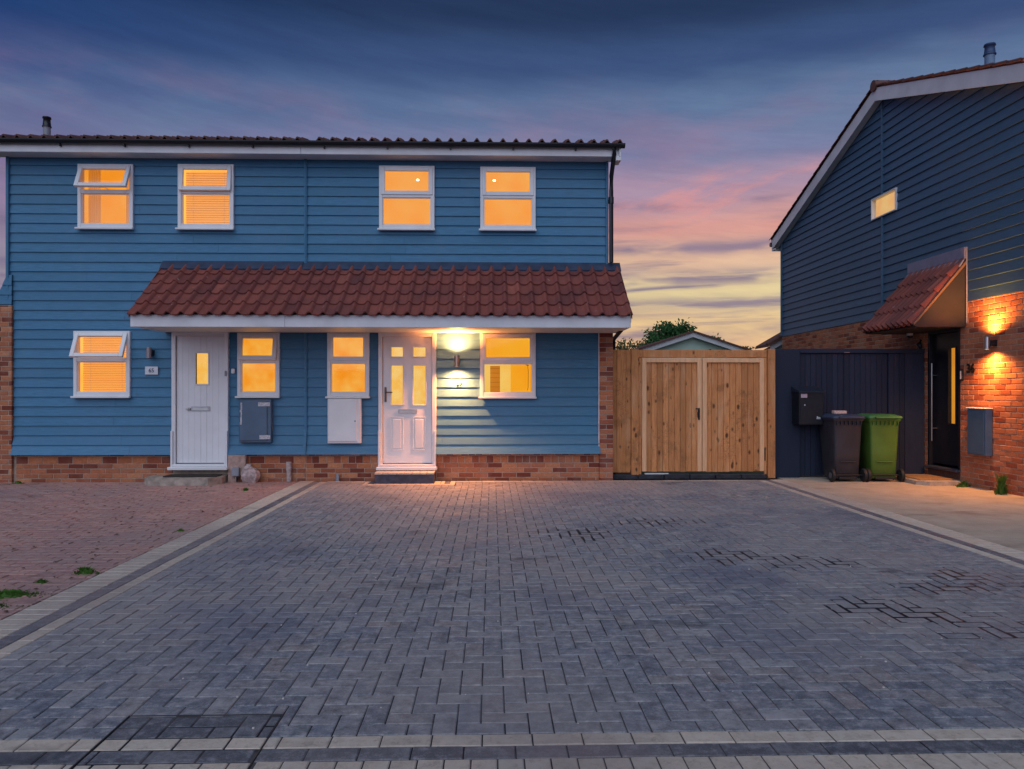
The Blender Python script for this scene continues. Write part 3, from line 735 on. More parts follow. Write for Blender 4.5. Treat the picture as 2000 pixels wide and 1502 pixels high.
def door(parent, D, leafx, glasses, panels, grooves, letter, glow):
    x0, x1, z0, z1 = D; F = 11.635
    m = MB(); fw = .062
    m.cbox(x0, x0 + fw, F, 11.78, z0, z1, .006); m.cbox(x1 - fw, x1, F, 11.78, z0, z1, .006); m.cbox(x0 + fw - .002, x1 - fw + .002, F + .002, 11.78, z1 - .06, z1, .006)
    # skirts where the boarding kicks out
    m.cbox(x0, x0 + .03, 11.60, F + .01, z0, .78, .004); m.cbox(x1 - .03, x1, 11.60, F + .01, z0, .78, .004)
    d = m.build('door', WHITE, parent)
    MB().cbox(x0 - .02, x1 + .02, 11.53, 11.70, z0 - .035, z0 + .012, .006).cbox(x0 + .03, x1 - .03, 11.60, 11.72, z0 + .012, z0 + .05, .006).build('door_sill', WHITE, d)
    lx0, lx1, lz0, lz1 = leafx; L0, L1 = 11.672, 11.715
    m = MB()
    gs = [(a, b, c, e) for a, b, c, e in glasses]
    if grooves:
        n = 8; wd = (lx1 - lx0) / n
        for i in range(n):
            for r in cut(lx0 + i * wd + .0015, lx0 + (i + 1) * wd - .0015, lz0, lz1, gs): m.box(r[0], r[1], L0, L1, r[2], r[3])
        m.box(lx0, gs[0][0], L0 + .004, L1 - .002, lz0, lz1).box(gs[0][1], lx1, L0 + .004, L1 - .002, lz0, lz1)
    else:
        for r in cut(lx0, lx1, lz0, lz1, gs): m.box(r[0], r[1], L0, L1, r[2], r[3])
    m.build('door_leaf', WHITE, d)
    for a, b, c, e in gs:
        t = .018; q = MB()
        for r in ((a - t, b + t, c - t, c), (a - t, b + t, e, e + t), (a - t, a, c, e), (b, b + t, c, e)): q.cbox(r[0], r[1], L0 - .012, L0 + .01, r[2], r[3], .004)
        q.build('glazing_bead', WHITE, d)
        MB().box(a, b, L0 + .012, L0 + .018, c, e).build('pane', GLASS, d)
        MB().box(a - .01, b + .01, L1 + .02, L1 + .03, c - .01, e + .01).build('lit_hall', glow, d)
    for a, b, c, e in panels:
        q = MB(); t = .014
        for r in ((a, b, c, c + t), (a, b, e - t, e), (a, a + t, c + t, e - t), (b - t, b, c + t, e - t)): q.cbox(r[0], r[1], L0 - .008, L0 + .005, r[2], r[3], .003)
        q.cbox(a + .035, b - .035, L0 - .010, L0 + .005, c + .035, e - .035, .006)
        q.build('panel', WHITE, d)
    a, b, c, e = letter
    q = MB().cbox(a, b, L0 - .012, L0 + .003, c, e, .004); q.build('letterbox', simple('satin_chrome', (.42, .42, .45), .35, .8), d)
    MB().cbox(a + .02, b - .02, L0 - .018, L0 - .010, c + .014, e - .016, .003).build('flap', STEEL, d)
    return d
dl = door(HL, D_LEFT, (-4.85, -4.12, .285, 2.235), [(-4.56, -4.372, 1.499, 1.972)], [], True, (-4.63, -4.34, 1.08, 1.151), GLOWD)
MB().cbox(-4.69, -4.635, 11.635, 11.672, 1.095, 1.135, .008).cbox(-4.70, -4.65, 11.62, 11.64, 1.10, 1.13, .008).build('handle', STEEL, dl)
dr = door(HR, D_RIGHT, (-1.69, -.94, .275, 2.23), [(-1.565, -1.385, 1.925, 2.07), (-1.225, -1.035, 1.925, 2.07), (-1.565, -1.385, 1.18, 1.785), (-1.225, -1.035, 1.18, 1.785)],
          [(-1.575, -1.375, .47, .99), (-1.235, -1.035, .47, .99)], False, (-1.455, -1.165, 1.04, 1.108), GLOWD)
MB().cbox(-1.668, -1.637, 11.655, 11.672, 1.22, 1.45, .004).tube([(-1.652, 11.65, 1.37), (-1.652, 11.615, 1.37), (-1.60, 11.61, 1.37), (-1.54, 11.612, 1.368)], .009, 8).build('handle', simple('bronze_handle', (.16, .09, .07), .35, .7), dr)

# ---- tiled canopy over both front doors (split at the party line)
sl = math.atan2(CZ - 2.44, 11.70 - 10.50)
def canopy(parent, x0, x1, left):
    c = MB()
    c.prism([(10.60, 2.43), (11.70, CZ - .06), (11.70, CZ - .10), (10.60, 2.36)], 'x', x0 + .02, x1 - .002)
    c.cbox(x0 + .0 + (0.012 if left else 0), x1 - (.012 if not left else 0), 10.58, 10.602, 2.284, 2.455, .004)
    ex = x0 + .012 if left else x1 - .034
    c.prism([(10.604, 2.29), (10.604, 2.43), (11.69, CZ - .07), (11.69, 2.29)], 'x', ex, ex + .022)
    co = c.build('canopy', WHITEB, parent)
    MB().box(x0 + (.034 if left else -.002), x1 - (.036 if not left else .0), 10.603, 11.66, 2.292, 2.304).build('soffit', SOFF, co)
    mt = tile_mesh(TILE)
    n = round((x1 - x0) / .195)
    for k in range(5):
        for i in range(n):
            o = bpy.data.objects.new('roof_tile', mt)
            M = Matrix.Translation((x0 + i * .195 + random.uniform(-.002, .002), 10.50 + k * .298 * math.cos(sl), 2.462 + k * .298 * math.sin(sl) + random.uniform(0, .004))) @ Matrix.Rotation(sl - .08, 4, 'X') @ Matrix.Rotation(random.uniform(-.006, .006), 4, 'Y')
            if k == 4: M = M @ Matrix.Diagonal((1, .9, 1, 1))
            place(o, co, M)
    e = MB()
    xx = x0 if left else x1
    e.prism([(10.56, 2.47), (11.69, CZ + .03), (11.69, CZ - .05), (10.56, 2.41)], 'x', xx - .004, xx + .006); e.build('verge', TILE2, co)
    MB().prism([(11.56, CZ - .075), (11.69, CZ + .06), (11.70, CZ + .06), (11.70, CZ - .02), (11.57, CZ - .10)], 'x', x0 - .02, x1 + (.02 if not left else -.002)).build('flashing', FLASH, co)
    return co
canopy(HL, XC0, XC0 + 11 * .195, True); canopy(HR, XC0 + 11 * .195 + .002, XC0 + 36 * .195 + .002, False)

# left side: kicked-out boarding foot over the brick end
m = MB()
for k in range(3):
    z0_, z1_ = 2.72 + k * .148, 2.72 + (k + 1) * .148
    w0, w1 = .20 - k * .07, .20 - (k + 1) * .07
    m.add([(-7.42 - w0, 11.655, z0_ - .008), (-7.34, 11.655, z0_ - .008), (-7.34, 11.67, z1_), (-7.42 - max(w1, 0), 11.67, z1_), (-7.42 - w0, 20.8, z0_ - .008), (-7.34, 20.8, z0_ - .008), (-7.34, 20.8, z1_), (-7.42 - max(w1, 0), 20.8, z1_)],
          [(0, 1, 2, 3), (4, 5, 6, 7), (0, 3, 7, 4), (0, 1, 5, 4), (3, 2, 6, 7)])
m.build('skirt_board', SIDE, HL)
# downpipe
dp = MB().tube([(1.85, 11.345, 5.08), (1.85, 11.36, 4.98), (1.845, 11.60, 4.72), (1.845, 11.61, 4.5), (1.845, 11.61, CZ + .05)], .034, 12)
dp.tube([(1.845, 11.61, 4.40), (1.845, 11.61, 4.30)], .041, 12)
dp.cbox(1.80, 1.89, 11.635, 11.72, 4.32, 4.36, .004)
dp.tube([(1.93, 11.2, 2.30), (1.94, 11.95, 2.22), (1.955, 12.05, 2.12), (1.955, 12.05, 0)], .032, 12)
dp.build('downpipe', BLACKP, HR)
# white boxed trim beneath the boards at the canopy end
MB().cbox(1.655, 1.668, 11.655, 11.70, .42, 2.31, .003).build('corner_trim', WHITEB, HR)
# flue pipes
def flue(parent, x, y, zb, zt, mat1, mat2, r=.055):
    f = MB().tube([(x, y, zb), (x, y, zt - .16)], r, 14).build('flue', mat1, parent)
    MB().tube([(x, y, zt - .165), (x, y, zt - .15), (x, y, zt - .145), (x, y, zt - .03), (x, y, zt - .025), (x, y, zt)], [r * 1.25, r * 1.25, r * 1.1, r * .95, r * 1.2, r * 1.1], 14).build('cowl', mat2, f)
flue(HL, -7.3, 12.5, 5.3, 5.88, GREY, BLACKP, .056)
# pipes, junction box, rubble at the foot of the wall
g = MB().tube([(-3.13, 11.64, 0), (-3.13, 11.64, .17)], .037, 12).tube([(-3.13, 11.64, .17), (-3.13, 11.64, .30)], .043, 12)
g.build('soil_pipe', simple('stained_white_pipe', (.46, .38, .36), .6, 0, .3, 20), HL)
MB().tube([(-2.385, 11.65, 0), (-2.385, 11.65, .11)], .028, 10).build('waste_pipe', GREY, HR)
MB().cbox(-4.05, -3.78, 11.60, 11.69, .10, .41, .01).cbox(-4.045, -3.93, 11.58, 11.67, -.02, .10, .01).build('pipe_boxing', simple('stained_render', (.40, .27, .23), .9, 0, .3, 12, .4), HL)
MB().cbox(-3.97, -3.86, 11.53, 11.60, .09, .22, .008).tube([(-3.915, 11.56, 0), (-3.915, 11.56, .1)], .008, 6).build('junction_box', GREY, HL)
MB().cbox(-3.79, -3.70, 11.60, 11.68, .12, .27, .02).build('mortar_patch', ROCKM, HL)
# efflorescence patch: thin crusts of limewash on the plinth
def blob(cx, cy, cz, rx, ry, rz, mat, name, parent=None, seed=0, n=14, rough=.25):
    rd = random.Random(seed); m = MB(); vs = []; k2 = n
    offs = {}
    for i in range(n + 1):
        th = math.pi * i / n
        for j in range(k2):
            ph = 2 * math.pi * j / k2
            q = Vector((math.sin(th) * math.cos(ph), math.sin(th) * math.sin(ph), math.cos(th)))
            if i in (0, n): s_ = 1
            else: s_ = 1 + rough * (math.sin(q.x * 4 + seed) * math.cos(q.y * 5 + seed * 2) * .5 + rd.uniform(-.3, .3))
            vs.append((cx + q.x * rx * s_, cy + q.y * ry * s_, cz + q.z * rz * s_))
    fs = [(i * k2 + j, i * k2 + (j + 1) % k2, (i + 1) * k2 + (j + 1) % k2, (i + 1) * k2 + j) for i in range(n) for j in range(k2)]
    m.add(vs, fs); return m.build(name, mat, parent)
o = blob(-3.70, 11.56, .10, .15, .10, .14, ROCKM, 'rubble_lump', seed=3, n=8, rough=.3)
tagt(o, 'pale lump of broken masonry at the wall foot beside the small pipe boxing', 'stone')

# door steps
st = thing('door_step', 'low pale concrete step below the plain white front door on the red paving', 'step', (-4.66, 11.5, 0))
MB().prism([(-5.20, 11.36), (-5.08, 11.20), (-4.20, 11.20), (-4.07, 11.40), (-4.07, 11.69), (-5.20, 11.69)], 'z', -.01, .10).build('slab', CONC, st)
mt_ = MB().cbox(-4.92, -4.13, 11.34, 11.60, .101, .118, .004).build('door_mat', MATBR); tagt(mt_, 'thin dark doormat lying on the pale step of the plain white door', 'doormat')
st = thing('door_step', 'dark fronted brick step below the panelled white front door beside the lit lamp', 'step', (-1.3, 11.5, 0))
MB().cbox(-1.765, -.875, 11.30, 11.68, -.01, .135, .006).build('riser', simple('dark_step_front', (.045, .048, .075), .5, 0, .4, 12, .2), st)
for i in range(8):
    MB().cbox(-1.765 + i * .1115, -1.765 + (i + 1) * .1115 - .005, 11.292, 11.60, .137, .165, .004).build('block', PL, st)

# ------------------------------------------------------------------ wall fittings on the blue pair
def meter_box(name, label, x0, x1, z0, z1, mat, dp=.10, lock=True, stickers=False):
    t = thing(name, label, 'meter box', ((x0 + x1) / 2, 11.69, z0))
    Y = 11.69 - dp
    MB().cbox(x0, x1, Y + .02, 11.69, z0, z1, .008).build('cabinet', mat, t)
    d = MB().cbox(x0 + .012, x1 - .055, Y, Y + .019, z0 + .03, z1 - .015, .007).build('cabinet_door', mat, t)
    if lock: MB().tube([((x1 - .085), Y - .004, (z0 + z1) / 2), ((x1 - .085), Y + .004, (z0 + z1) / 2)], .010, 10).build('lock', BLACKP, d)
    if stickers:
        MB().cbox(x1 - .19, x1 - .01, Y - .004, Y + .0, z1 - .105, z1 - .045, .0015).build('tape_strip', STICK, d)
        MB().cbox(x1 - .17, x1 - .005, Y - .004, Y + .0, z0 + .055, z0 + .115, .0015).build('tape_strip', STICK, d)
        q = MB(); rd = random.Random(5); px = x0 + .03
        for i in range(9): zz = z1 - .05 - i * .037; q.box(px + rd.uniform(-.01, .006), px + .018 + rd.uniform(0, .008), Y - .0025, Y, zz - .038, zz)
        q.build('paint_scrape', STICK, d)
    return t
meter_box('meter_box', 'slate blue meter cabinet with pale tape strips below the small open window', -3.873, -3.385, .60, 1.262, GREYBOX, .13, False, True)
meter_box('meter_box', 'white meter cabinet with a small black lock, left of the panelled white door', -2.53, -2.02, .585, 1.272, WHITE, .12)

def text_mesh(name, s, size, mat, M, parent=None, ext=.004, sx=1.):
    cu = bpy.data.curves.new(name, 'FONT'); cu.body = s; cu.size = size; cu.extrude = ext; cu.align_x = 'CENTER'; cu.align_y = 'CENTER'; cu.resolution_u = 3; cu.offset = size * .015
    t = bpy.data.objects.new(name, cu); COL.objects.link(t)
    dg = bpy.context.evaluated_depsgraph_get(); me = bpy.data.meshes.new_from_object(t.evaluated_get(dg))
    COL.objects.unlink(t); bpy.data.objects.remove(t); me.materials.clear(); me.materials.append(mat)
    o = bpy.data.objects.new(name, me); return place(o, parent, M @ Matrix.Diagonal((sx, 1, 1, 1)))
FRONT = Matrix.Rotation(R(90), 4, 'X')
SIDEF = Matrix.Rotation(R(-90), 4, 'Z') @ Matrix.Rotation(R(90), 4, 'X')
INK = simple('dark_ink', (.03, .035, .08), .5)
p = thing('number_plate', 'white plate numbered 65 on blue boards left of the plain white door', 'house number', (-5.235, 11.68, 1.70))
MB().cbox(-5.333, -5.137, 11.668, 11.684, 1.642, 1.766, .003).build('plate', simple('white_enamel', (.62, .64, .70), .4), p)
text_mesh('digits', '65', .085, INK, Matrix.Translation((-5.235, 11.666, 1.703)) @ FRONT, p, .001)
p = text_mesh('house_number', '67', .085, simple('silver_digits', (.5, .42, .36), .4), Matrix.Translation((-.518, 11.676, 1.515)) @ FRONT, None, .004)
tagt(p, 'small silver number 67 on the boards just below the glowing wall lamp', 'house number')
o = MB().cbox(-4.02, -3.965, 11.655, 11.685, 1.66, 1.735, .008).tube([(-3.992, 11.65, 1.695), (-3.992, 11.658, 1.695)], .014, 10).build('doorbell', WHITE)
tagt(o, 'small white bell push between the plain white door and the small open window', 'doorbell')
o = MB().cbox(-4.105, -4.075, 11.615, 11.633, 1.62, 1.70, .005).build('doorbell', GREY); tagt(o, 'grey camera doorbell fixed to the right jamb of the plain white door', 'doorbell')

def updown(name, label, loc, out, lit, energy, col, bodymat=BRASS):
    """cylindrical up-and-down wall lamp; out = unit vector away from the wall"""
    x, y, z = loc; ox, oy = out
    t = thing(name, label, 'wall lamp', (x - ox * .09, y - oy * .09, z))
    MB().tube([(x, y, z - .085), (x, y, z + .085)], .036, 20, False).tube([(x, y, z - .085), (x, y, z + .085)], .031, 20, False).build('tube', bodymat, t)
    MB().tube([(x, y, z - .06), (x, y, z + .06)], .0305, 16).build('core', BLACKP, t)
    bx = MB(); a = .035
    if oy: bx.cbox(x - a, x + a, y + .03, y + .13, z - .045, z + .045, .005)
    else: bx.cbox(x + .03, x + .125, y - a, y + a, z - .045, z + .045, .005)
    bx.build('bracket', BLACKP, t)
    if lit:
        for s in (1, -1):
            zb = z + s * .078
            MB().tube([(x, y, zb - .002), (x, y, zb + .002)], .028, 16).build('bulb', BULB, t)
            l = bpy.data.lights.new('lamp_beam', 'SPOT'); l.energy = energy; l.color = col; l.spot_size = R(156); l.spot_blend = 1.0; l.shadow_soft_size = .028
            lo = bpy.data.objects.new('lamp_beam', l); place(lo, t, Matrix.Translation((x + ox * .02, y + oy * .02, z + s * .088)) @ (Matrix.Rotation(math.pi, 4, 'X') if s > 0 else Matrix.Identity(4)))
    return t
updown('wall_lamp', 'lit up-and-down lamp on the blue boards right of the panelled door', (-.545, 11.56, 1.853), (0, -1), True, 330, (1, .32, .085))
updown('wall_lamp', 'unlit dark cylinder lamp above the white number 65 plate', (-5.235, 11.585, 1.975), (0, -1), False, 0, (1, 1, 1), simple('dull_steel', (.30, .26, .28), .5, .5))

# ------------------------------------------------------------------ timber fence and gate between the houses
YG = 11.90
t = thing('timber_fence', 'narrow run of upright knotty timber boards between the brick pier and the gate', 'fence', (2.13, YG, 0))
x = 1.905; k = 0
while x < 2.19:
    MB().cbox(x, x + .083, YG - (.012 if k % 2 else 0), YG + .02, .09, 2.045 + random.uniform(-.004, .004), .007).build('board', WOOD, t); x += .073; k += 1
MB().cbox(2.205, 2.325, YG - .045, YG + .055, .02, 2.052, .006).build('post', WOOD, t)
MB().cbox(1.90, 2.19, YG + .03, YG + .07, .4, .48, .004).cbox(1.90, 2.19, YG + .03, YG + .07, 1.7, 1.78, .004).build('rail', WOOD, t)
g = thing('timber_gate', 'double gate of knotty orange timber boards with paler frames and black latch', 'gate', (3.35, YG, 0))
MB().cbox(2.328, 4.385, YG - .02, YG + .05, 1.925, 2.045, .005).build('header', WOOD, g)
MB().cbox(2.330, 2.372, YG - .012, YG + .05, .06, 1.923, .005).build('post', WOOD, g)
MB().cbox(4.392, 4.512, YG - .05, YG + .06, .0, 2.062, .006).build('post', WOOD, g)
MB().cbox(4.345, 4.388, YG - .012, YG + .05, .06, 1.923, .005).build('post', WOOD, g)
for (a, b) in ((2.378, 3.335), (3.345, 4.338)):
    f = MB(); sw = .072
    for r in ((a, a + sw, .11, 1.915), (b - sw, b, .11, 1.915), (a + sw, b - sw, 1.845, 1.913)): f.cbox(r[0], r[1], YG - .035, YG + .01, r[2], r[3], .005)
    f.build('leaf_frame', WOODL, g)
    x = a + sw - .01; k = 0; bw = (b - a - 2 * sw + .02) / 9
    for k in range(9):
        MB().cbox(x + .0015, x + bw - .0015, YG + .0, YG + .022 + .004 * (k % 2), .10 + random.uniform(-.006, .006), 1.86, .006).build('board', WOOD, g); x += bw
h_ = MB().cbox(3.272, 3.300, YG - .048, YG - .035, .93, 1.12, .003)
h_.tube([(3.286, YG - .05, 1.10), (3.262, YG - .08, 1.09), (3.255, YG - .085, 1.05), (3.262, YG - .07, .98), (3.282, YG - .05, .96)], .009, 8)
h_.cbox(3.23, 3.29, YG - .056, YG - .045, 1.10, 1.118, .003)
h_.build('latch', BLACKP, g)
MB().cbox(4.345, 4.36, YG - .03, YG - .014, .28, .48, .003).build('hinge', BLACKP, g)
o = thing('gravel_board', 'dark slate coloured sill under the timber gate and fence', 'sill', (3.1, 11.86, 0))
for i in range(6):
    x = 1.90 + i * .412; MB().cbox(x, x + .406, 11.82 + random.uniform(0, .015), 11.93, -.01, .068 + random.uniform(-.008, .006), .01).build('length', simple('dark_slate', (.025, .027, .036), .6, 0, .5, 14, .4) if i == 0 else bpy.data.materials['dark_slate'], o)
MB().cbox(2.42, 2.80, 11.85, 11.90, .066, .084, .003).build('offcut', WHITEB, o)

# ------------------------------------------------------------------ navy fence with gate
YB = 12.0
t = thing('navy_fence', 'dark navy boarded fence and gate behind the two wheelie bins', 'fence', (5.75, YB, 0))
x = 4.57
widths = []
MB().cbox(4.545, 4.95, YB - .05, YB + .04, 0, 2.065, .004).build('side_panel', NAVY, t)
x = 4.957
for k in range(19):
    w_ = .0885
    if k == 8: MB().cbox(x + .002, x + .012, YB - .01, YB + .04, .02, 2.0, .002).build('meeting_stile', NAVY, t); x += .014
    if k == 16: x += .012
    MB().cbox(x + .002, x + w_ - .002, YB - .018 - (.018 if k > 15 else 0), YB + .005, .03, 1.998, .004).build('board', NAVY, t); x += w_
MB().cbox(x + .002, 6.985, YB - .04, YB + .04, 0, 2.0, .004).build('post', NAVY, t)
MB().cbox(4.952, 6.985, YB - .055, YB + .05, 2.002, 2.072, .004).build('top_rail', NAVY, t)
MB().box(4.957, 6.9, YB + .006, YB + .03, .03, 2.0).build('backing', NAVY, t)
MB().cbox(5.66, 5.75, YB - .07, YB - .056, 2.005, 2.018, .002).build('catch', STEEL, t)

# ------------------------------------------------------------------ post box, bins
pb = thing('post_box', 'black wall letterbox with sloping lid and small stickers, on the navy fence', 'letterbox', (5.08, YB, .85))
x0, x1, yf = 4.835, 5.245, 11.70
yf = 11.66
pb_x0 = 4.815
MB().cbox(pb_x0, 5.205, yf, 11.975, .86, 1.375, .008).build('case', BLACKP, pb)
MB().prism([(yf - .03, 1.365), (yf - .03, 1.385), (11.975, 1.47), (11.975, 1.375), (yf, 1.372)], 'x', pb_x0 - .012, 5.217).build('lid', simple('black_lid_sheen', (.02, .025, .04), .3), pb)
MB().cbox(pb_x0 + .02, 5.185, yf - .005, yf + .002, .885, 1.27, .002).build('front_door', BLACKP, pb)
MB().box(pb_x0 + .025, pb_x0 + .125, yf - .008, yf - .0055, 1.285, 1.345).build('name_label', simple('lilac_label', (.42, .32, .38), .6, 0, .25, 90), pb)
MB().tube([(pb_x0 + .085, yf - .012, 1.17), (pb_x0 + .085, yf - .004, 1.17)], .011, 10).build('lock', simple('bright_chrome', (.8, .8, .82), .25, .6), pb)
q = MB().cbox(5.085, 5.15, yf - .010, yf - .0055, .95, .962, .001).cbox(5.09, 5.112, yf - .010, yf - .0055, .966, .992, .001).cbox(5.113, 5.148, yf - .010, yf - .0055, .968, .98, .001)
q.build('maker_badge', simple('pale_badge', (.45, .5, .56), .5), pb)

def wheelie_bin(label, loc, body, lidm, rot=0.):
    b = bpy.data.objects.new('wheelie_bin', None); b.empty_display_size = .1; M0 = Matrix.Translation(loc) @ Matrix.Rotation(rot, 4, 'Z'); place(b, None, M0)
    b['label'] = label; b['category'] = 'wheelie bin'; b['group'] = 'wheelie bins by the navy fence'
    # local: wheels and handle at -y (towards the drive)
    def ring(z, w, y0, y1, r=.035):
        pts = []
        for cx_, cy_, a0 in ((w - r, y1 - r, 0), (-w + r, y1 - r, 90), (-w + r, y0 + r, 180), (w - r, y0 + r, 270)):
            for k in range(4): a = R(a0 + k * 30); pts.append((cx_ + r * math.cos(a), cy_ + r * math.sin(a), z))
        return pts
    prof = [(.045, .175, -.17, .20), (.06, .19, -.19, .215), (.50, .205, -.205, .265), (.90, .222, -.222, .315), (.915, .225, -.226, .32), (.935, .245, -.245, .335), (.965, .248, -.25, .34)]
    m = MB(); m.smooth = True; vs = []
    for p in prof: vs += ring(*p)
    n = 16; m.add(vs, [(i * n + k, i * n + (k + 1) % n, (i + 1) * n + (k + 1) % n, (i + 1) * n + k) for i in range(len(prof) - 1) for k in range(n)])
    m.smooth = False; m.add(ring(*prof[0]) + ring(*prof[-1]), [list(range(n))[::-1], list(range(n, 2 * n))])
    m.build('bin_body', body, b, M0)
    rb = MB()
    for k in range(7): xx = -.19 + k * .0633; rb.cbox(xx - .006, xx + .006, -.256, -.222, .87, .93, .003)
    rb.cbox(-.12, .12, -.225, -.20, .30, .315, .003); rb.build('rib', body, b, M0, kind='stuff')
    l = MB(); l.smooth = True; vs = []
    for p in ((.962, .250, -.255, .355), (.975, .262, -.262, .370), (.995, .262, -.262, .370), (1.012, .235, -.235, .34), (1.032, .17, -.19, .26)): vs += ring(*p)
    l.add(vs, [(i * n + k, i * n + (k + 1) % n, (i + 1) * n + (k + 1) % n, (i + 1) * n + k) for i in range(4) for k in range(n)])
    l.smooth = False; l.add(ring(1.032, .17, -.19, .26), [list(range(n))])
    l.add(ring(.962, .250, -.255, .355), [list(range(n))[::-1]])
    l.build('lid', lidm, b, M0)
    MB().tube([(-.17, -.30, .985), (.17, -.30, .985)], .014, 8).cbox(-.17, -.15, -.30, -.25, .97, .998, .003).cbox(.15, .17, -.30, -.25, .97, .998, .003).cbox(-.01, .01, -.30, -.25, .97, .998, .003).build('handle', lidm, b, M0)
    MB().tube([(-.26, -.20, .10), (.26, -.20, .10)], .011, 8).build('axle', RUBBER, b, M0)
    for s in (-1, 1):
        w = MB().tube([(s * .225, -.20, .10), (s * .235, -.20, .10), (s * .268, -.20, .10), (s * .276, -.20, .10)], [.088, .10, .10, .088], 20).build('wheel', RUBBER, b, M0)
        MB().tube([(s * .272, -.20, .10), (s * .281, -.20, .10)], [.05, .042], 16).build('hub', simple('hub_grey', (.08, .08, .09), .5) if 'hub_grey' not in bpy.data.materials else bpy.data.materials['hub_grey'], w, M0)
    MB().cbox(-.14, .14, -.215, -.185, .035, .075, .004).build('foot_rail', RUBBER, b, M0)
    return b
wheelie_bin('brown-grey wheelie bin with navy lid, left of the green one', (5.44, 11.57, 0), GREYB, LIDB, R(2))
b2 = wheelie_bin('bright green wheelie bin with a green lid, nearest the black door', (6.02, 11.56, 0), GREEN, GREEND, R(-3))
o = MB().cbox(5.30, 5.50, 11.50, 11.60, 1.034, 1.085, .008).build('loose_brick', simple('pale_pink_brick', (.55, .40, .36), .8, 0, .3, 40)); tagt(o, 'small pale brick resting on the navy lid of the brown-grey bin', 'brick')

# ------------------------------------------------------------------ right-hand house, gable side on
HG = thing('gable_house', 'slate blue clad gable house with brick ground floor and black front door, at right', 'house', (9.5, 13.27, 0))
YN2, YF2, YR, ZS, ZE, ZR = 8.145, 17.95, 13.27, 2.716, 4.97, 6.61
tn = (ZR - ZE) / (YF2 - YR); tq = (ZR - ZE) / (YR - YN2)
DOOR = (11.05, 11.89, .20, 2.36)
WIN = (12.79, 13.63, 4.52, 4.91)
w = MB()
for a, b, c, d in cut(YN2, YF2, 0, ZS, [(DOOR[0], DOOR[1], 0, DOOR[3])]): w.box(7.0005, 7.06, a, b, c, d)
w.build('wall', MORTAR, HG)
w = MB()
for a, b, c, d in cut(YN2, YF2, ZS - .02, ZE, [WIN]): w.box(7.02, 7.06, a, b, c, d)
w.prism([(YN2, ZE), (YF2, ZE), (YR, ZR)], 'x', 7.02, 7.06)
w.box(7.06, 13, YN2, YN2 + .1, 0, ZE); w.box(7.06, 13, YF2 - .1, YF2, 0, ZE); w.box(7.3, 7.35, YN2 + .1, YF2 - .1, 0, ZE + .4)
w.build('rear_wall', FLASH, HG)
rows = bond(YN2, YF2, -.03, ZS, .225, .0755, [(DOOR[0], DOOR[1], -1, DOOR[3])])
rows = [r for r in rows if r[1] < 12.15 or r[2] > 1.85]
def kx(r):
    y, z = (r[0] + r[1]) / 2, (r[2] + r[3]) / 2
    return y + (30 if y < 9.55 or (11.98 < y and z < 2.05) else 0) + (6 if y > 11.2 and z > 2.2 else 0)
lay(HG, 'x', rows, [BR2], [BR2T], .03, 300, kx, 'brick', 'bricks', joint=.0105, jit=.002, plane=6.995)
z = ZS; e = .1503
while z < ZR - .03:
    zt = min(z + e, ZR - .01)
    def lim(zz): return (YN2, YF2) if zz <= ZE else (YR - (ZR - zz) / tq, YR + (ZR - zz) / tn)
    if zt <= ZE + .01:
        for run_ in runs(cut(YN2, YF2, z, zt, [WIN])):
          m = MB()
          for a, b, c, d in run_:
            xo = lambda q: 7.015 - .030 + .020 * (q - z) / (zt - z) if True else 0
            c2 = c - .006 if abs(c - z) < 1e-6 else c
            m.prism([(xo(c2), c2), (xo(d), d), (7.019, d), (7.019, c2)], 'y', a, b)
          m.build('siding_board', SIDE_R, HG)
    else:
        m = MB(); a0, b0 = lim(max(z, ZE)); a1, b1 = lim(zt)
        m.add([(6.98, a0, z - .01), (6.98, b0, z - .01), (7.006, b1, zt), (7.006, a1, zt), (7.019, a0, z - .01), (7.019, b0, z - .01), (7.019, b1, zt), (7.019, a1, zt)],
              [(0, 1, 2, 3), (4, 5, 6, 7), (0, 1, 5, 4), (1, 2, 6, 5), (2, 3, 7, 6), (3, 0, 4, 7)])
        m.build('siding_board', SIDE_R, HG)
    z += e
MB().cbox(6.962, 7.01, YR - .018, YR + .018, 4.925, ZR - .05, .003).cbox(6.962, 7.01, YR - .018, YR + .018, ZS, 4.505, .003).build('joint_strip', SIDE_R, HG)
MB().cbox(6.96, 7.02, YF2 - .03, YF2 + .02, ZS, ZE, .004).build('corner_trim', SIDE_R, HG)
# small lit gable window
m = MB(); a, b, c, d = WIN; f = .024
for r in ((a, a + f, c, d), (b - f, b, c, d), (a + f, b - f, c, c + f), (a + f, b - f, d - f, d)): m.cbox(6.96, 7.05, r[0], r[1], r[2], r[3], .004)
wn = m.build('window', WHITE, HG)
MB().box(7.01, 7.016, a + f, b - f, c + f, d - f).build('pane', GLASS, wn)
GLOWS = emis('small_window_glow', (1.0, .50, .17), (1.0, .62, .22), .85, 3.5)
MB().box(7.09, 7.10, a - .05, b + .25, c - .05, d + .25).build('lit_room', GLOWS, wn)
MB().add([], []) if 0 else None
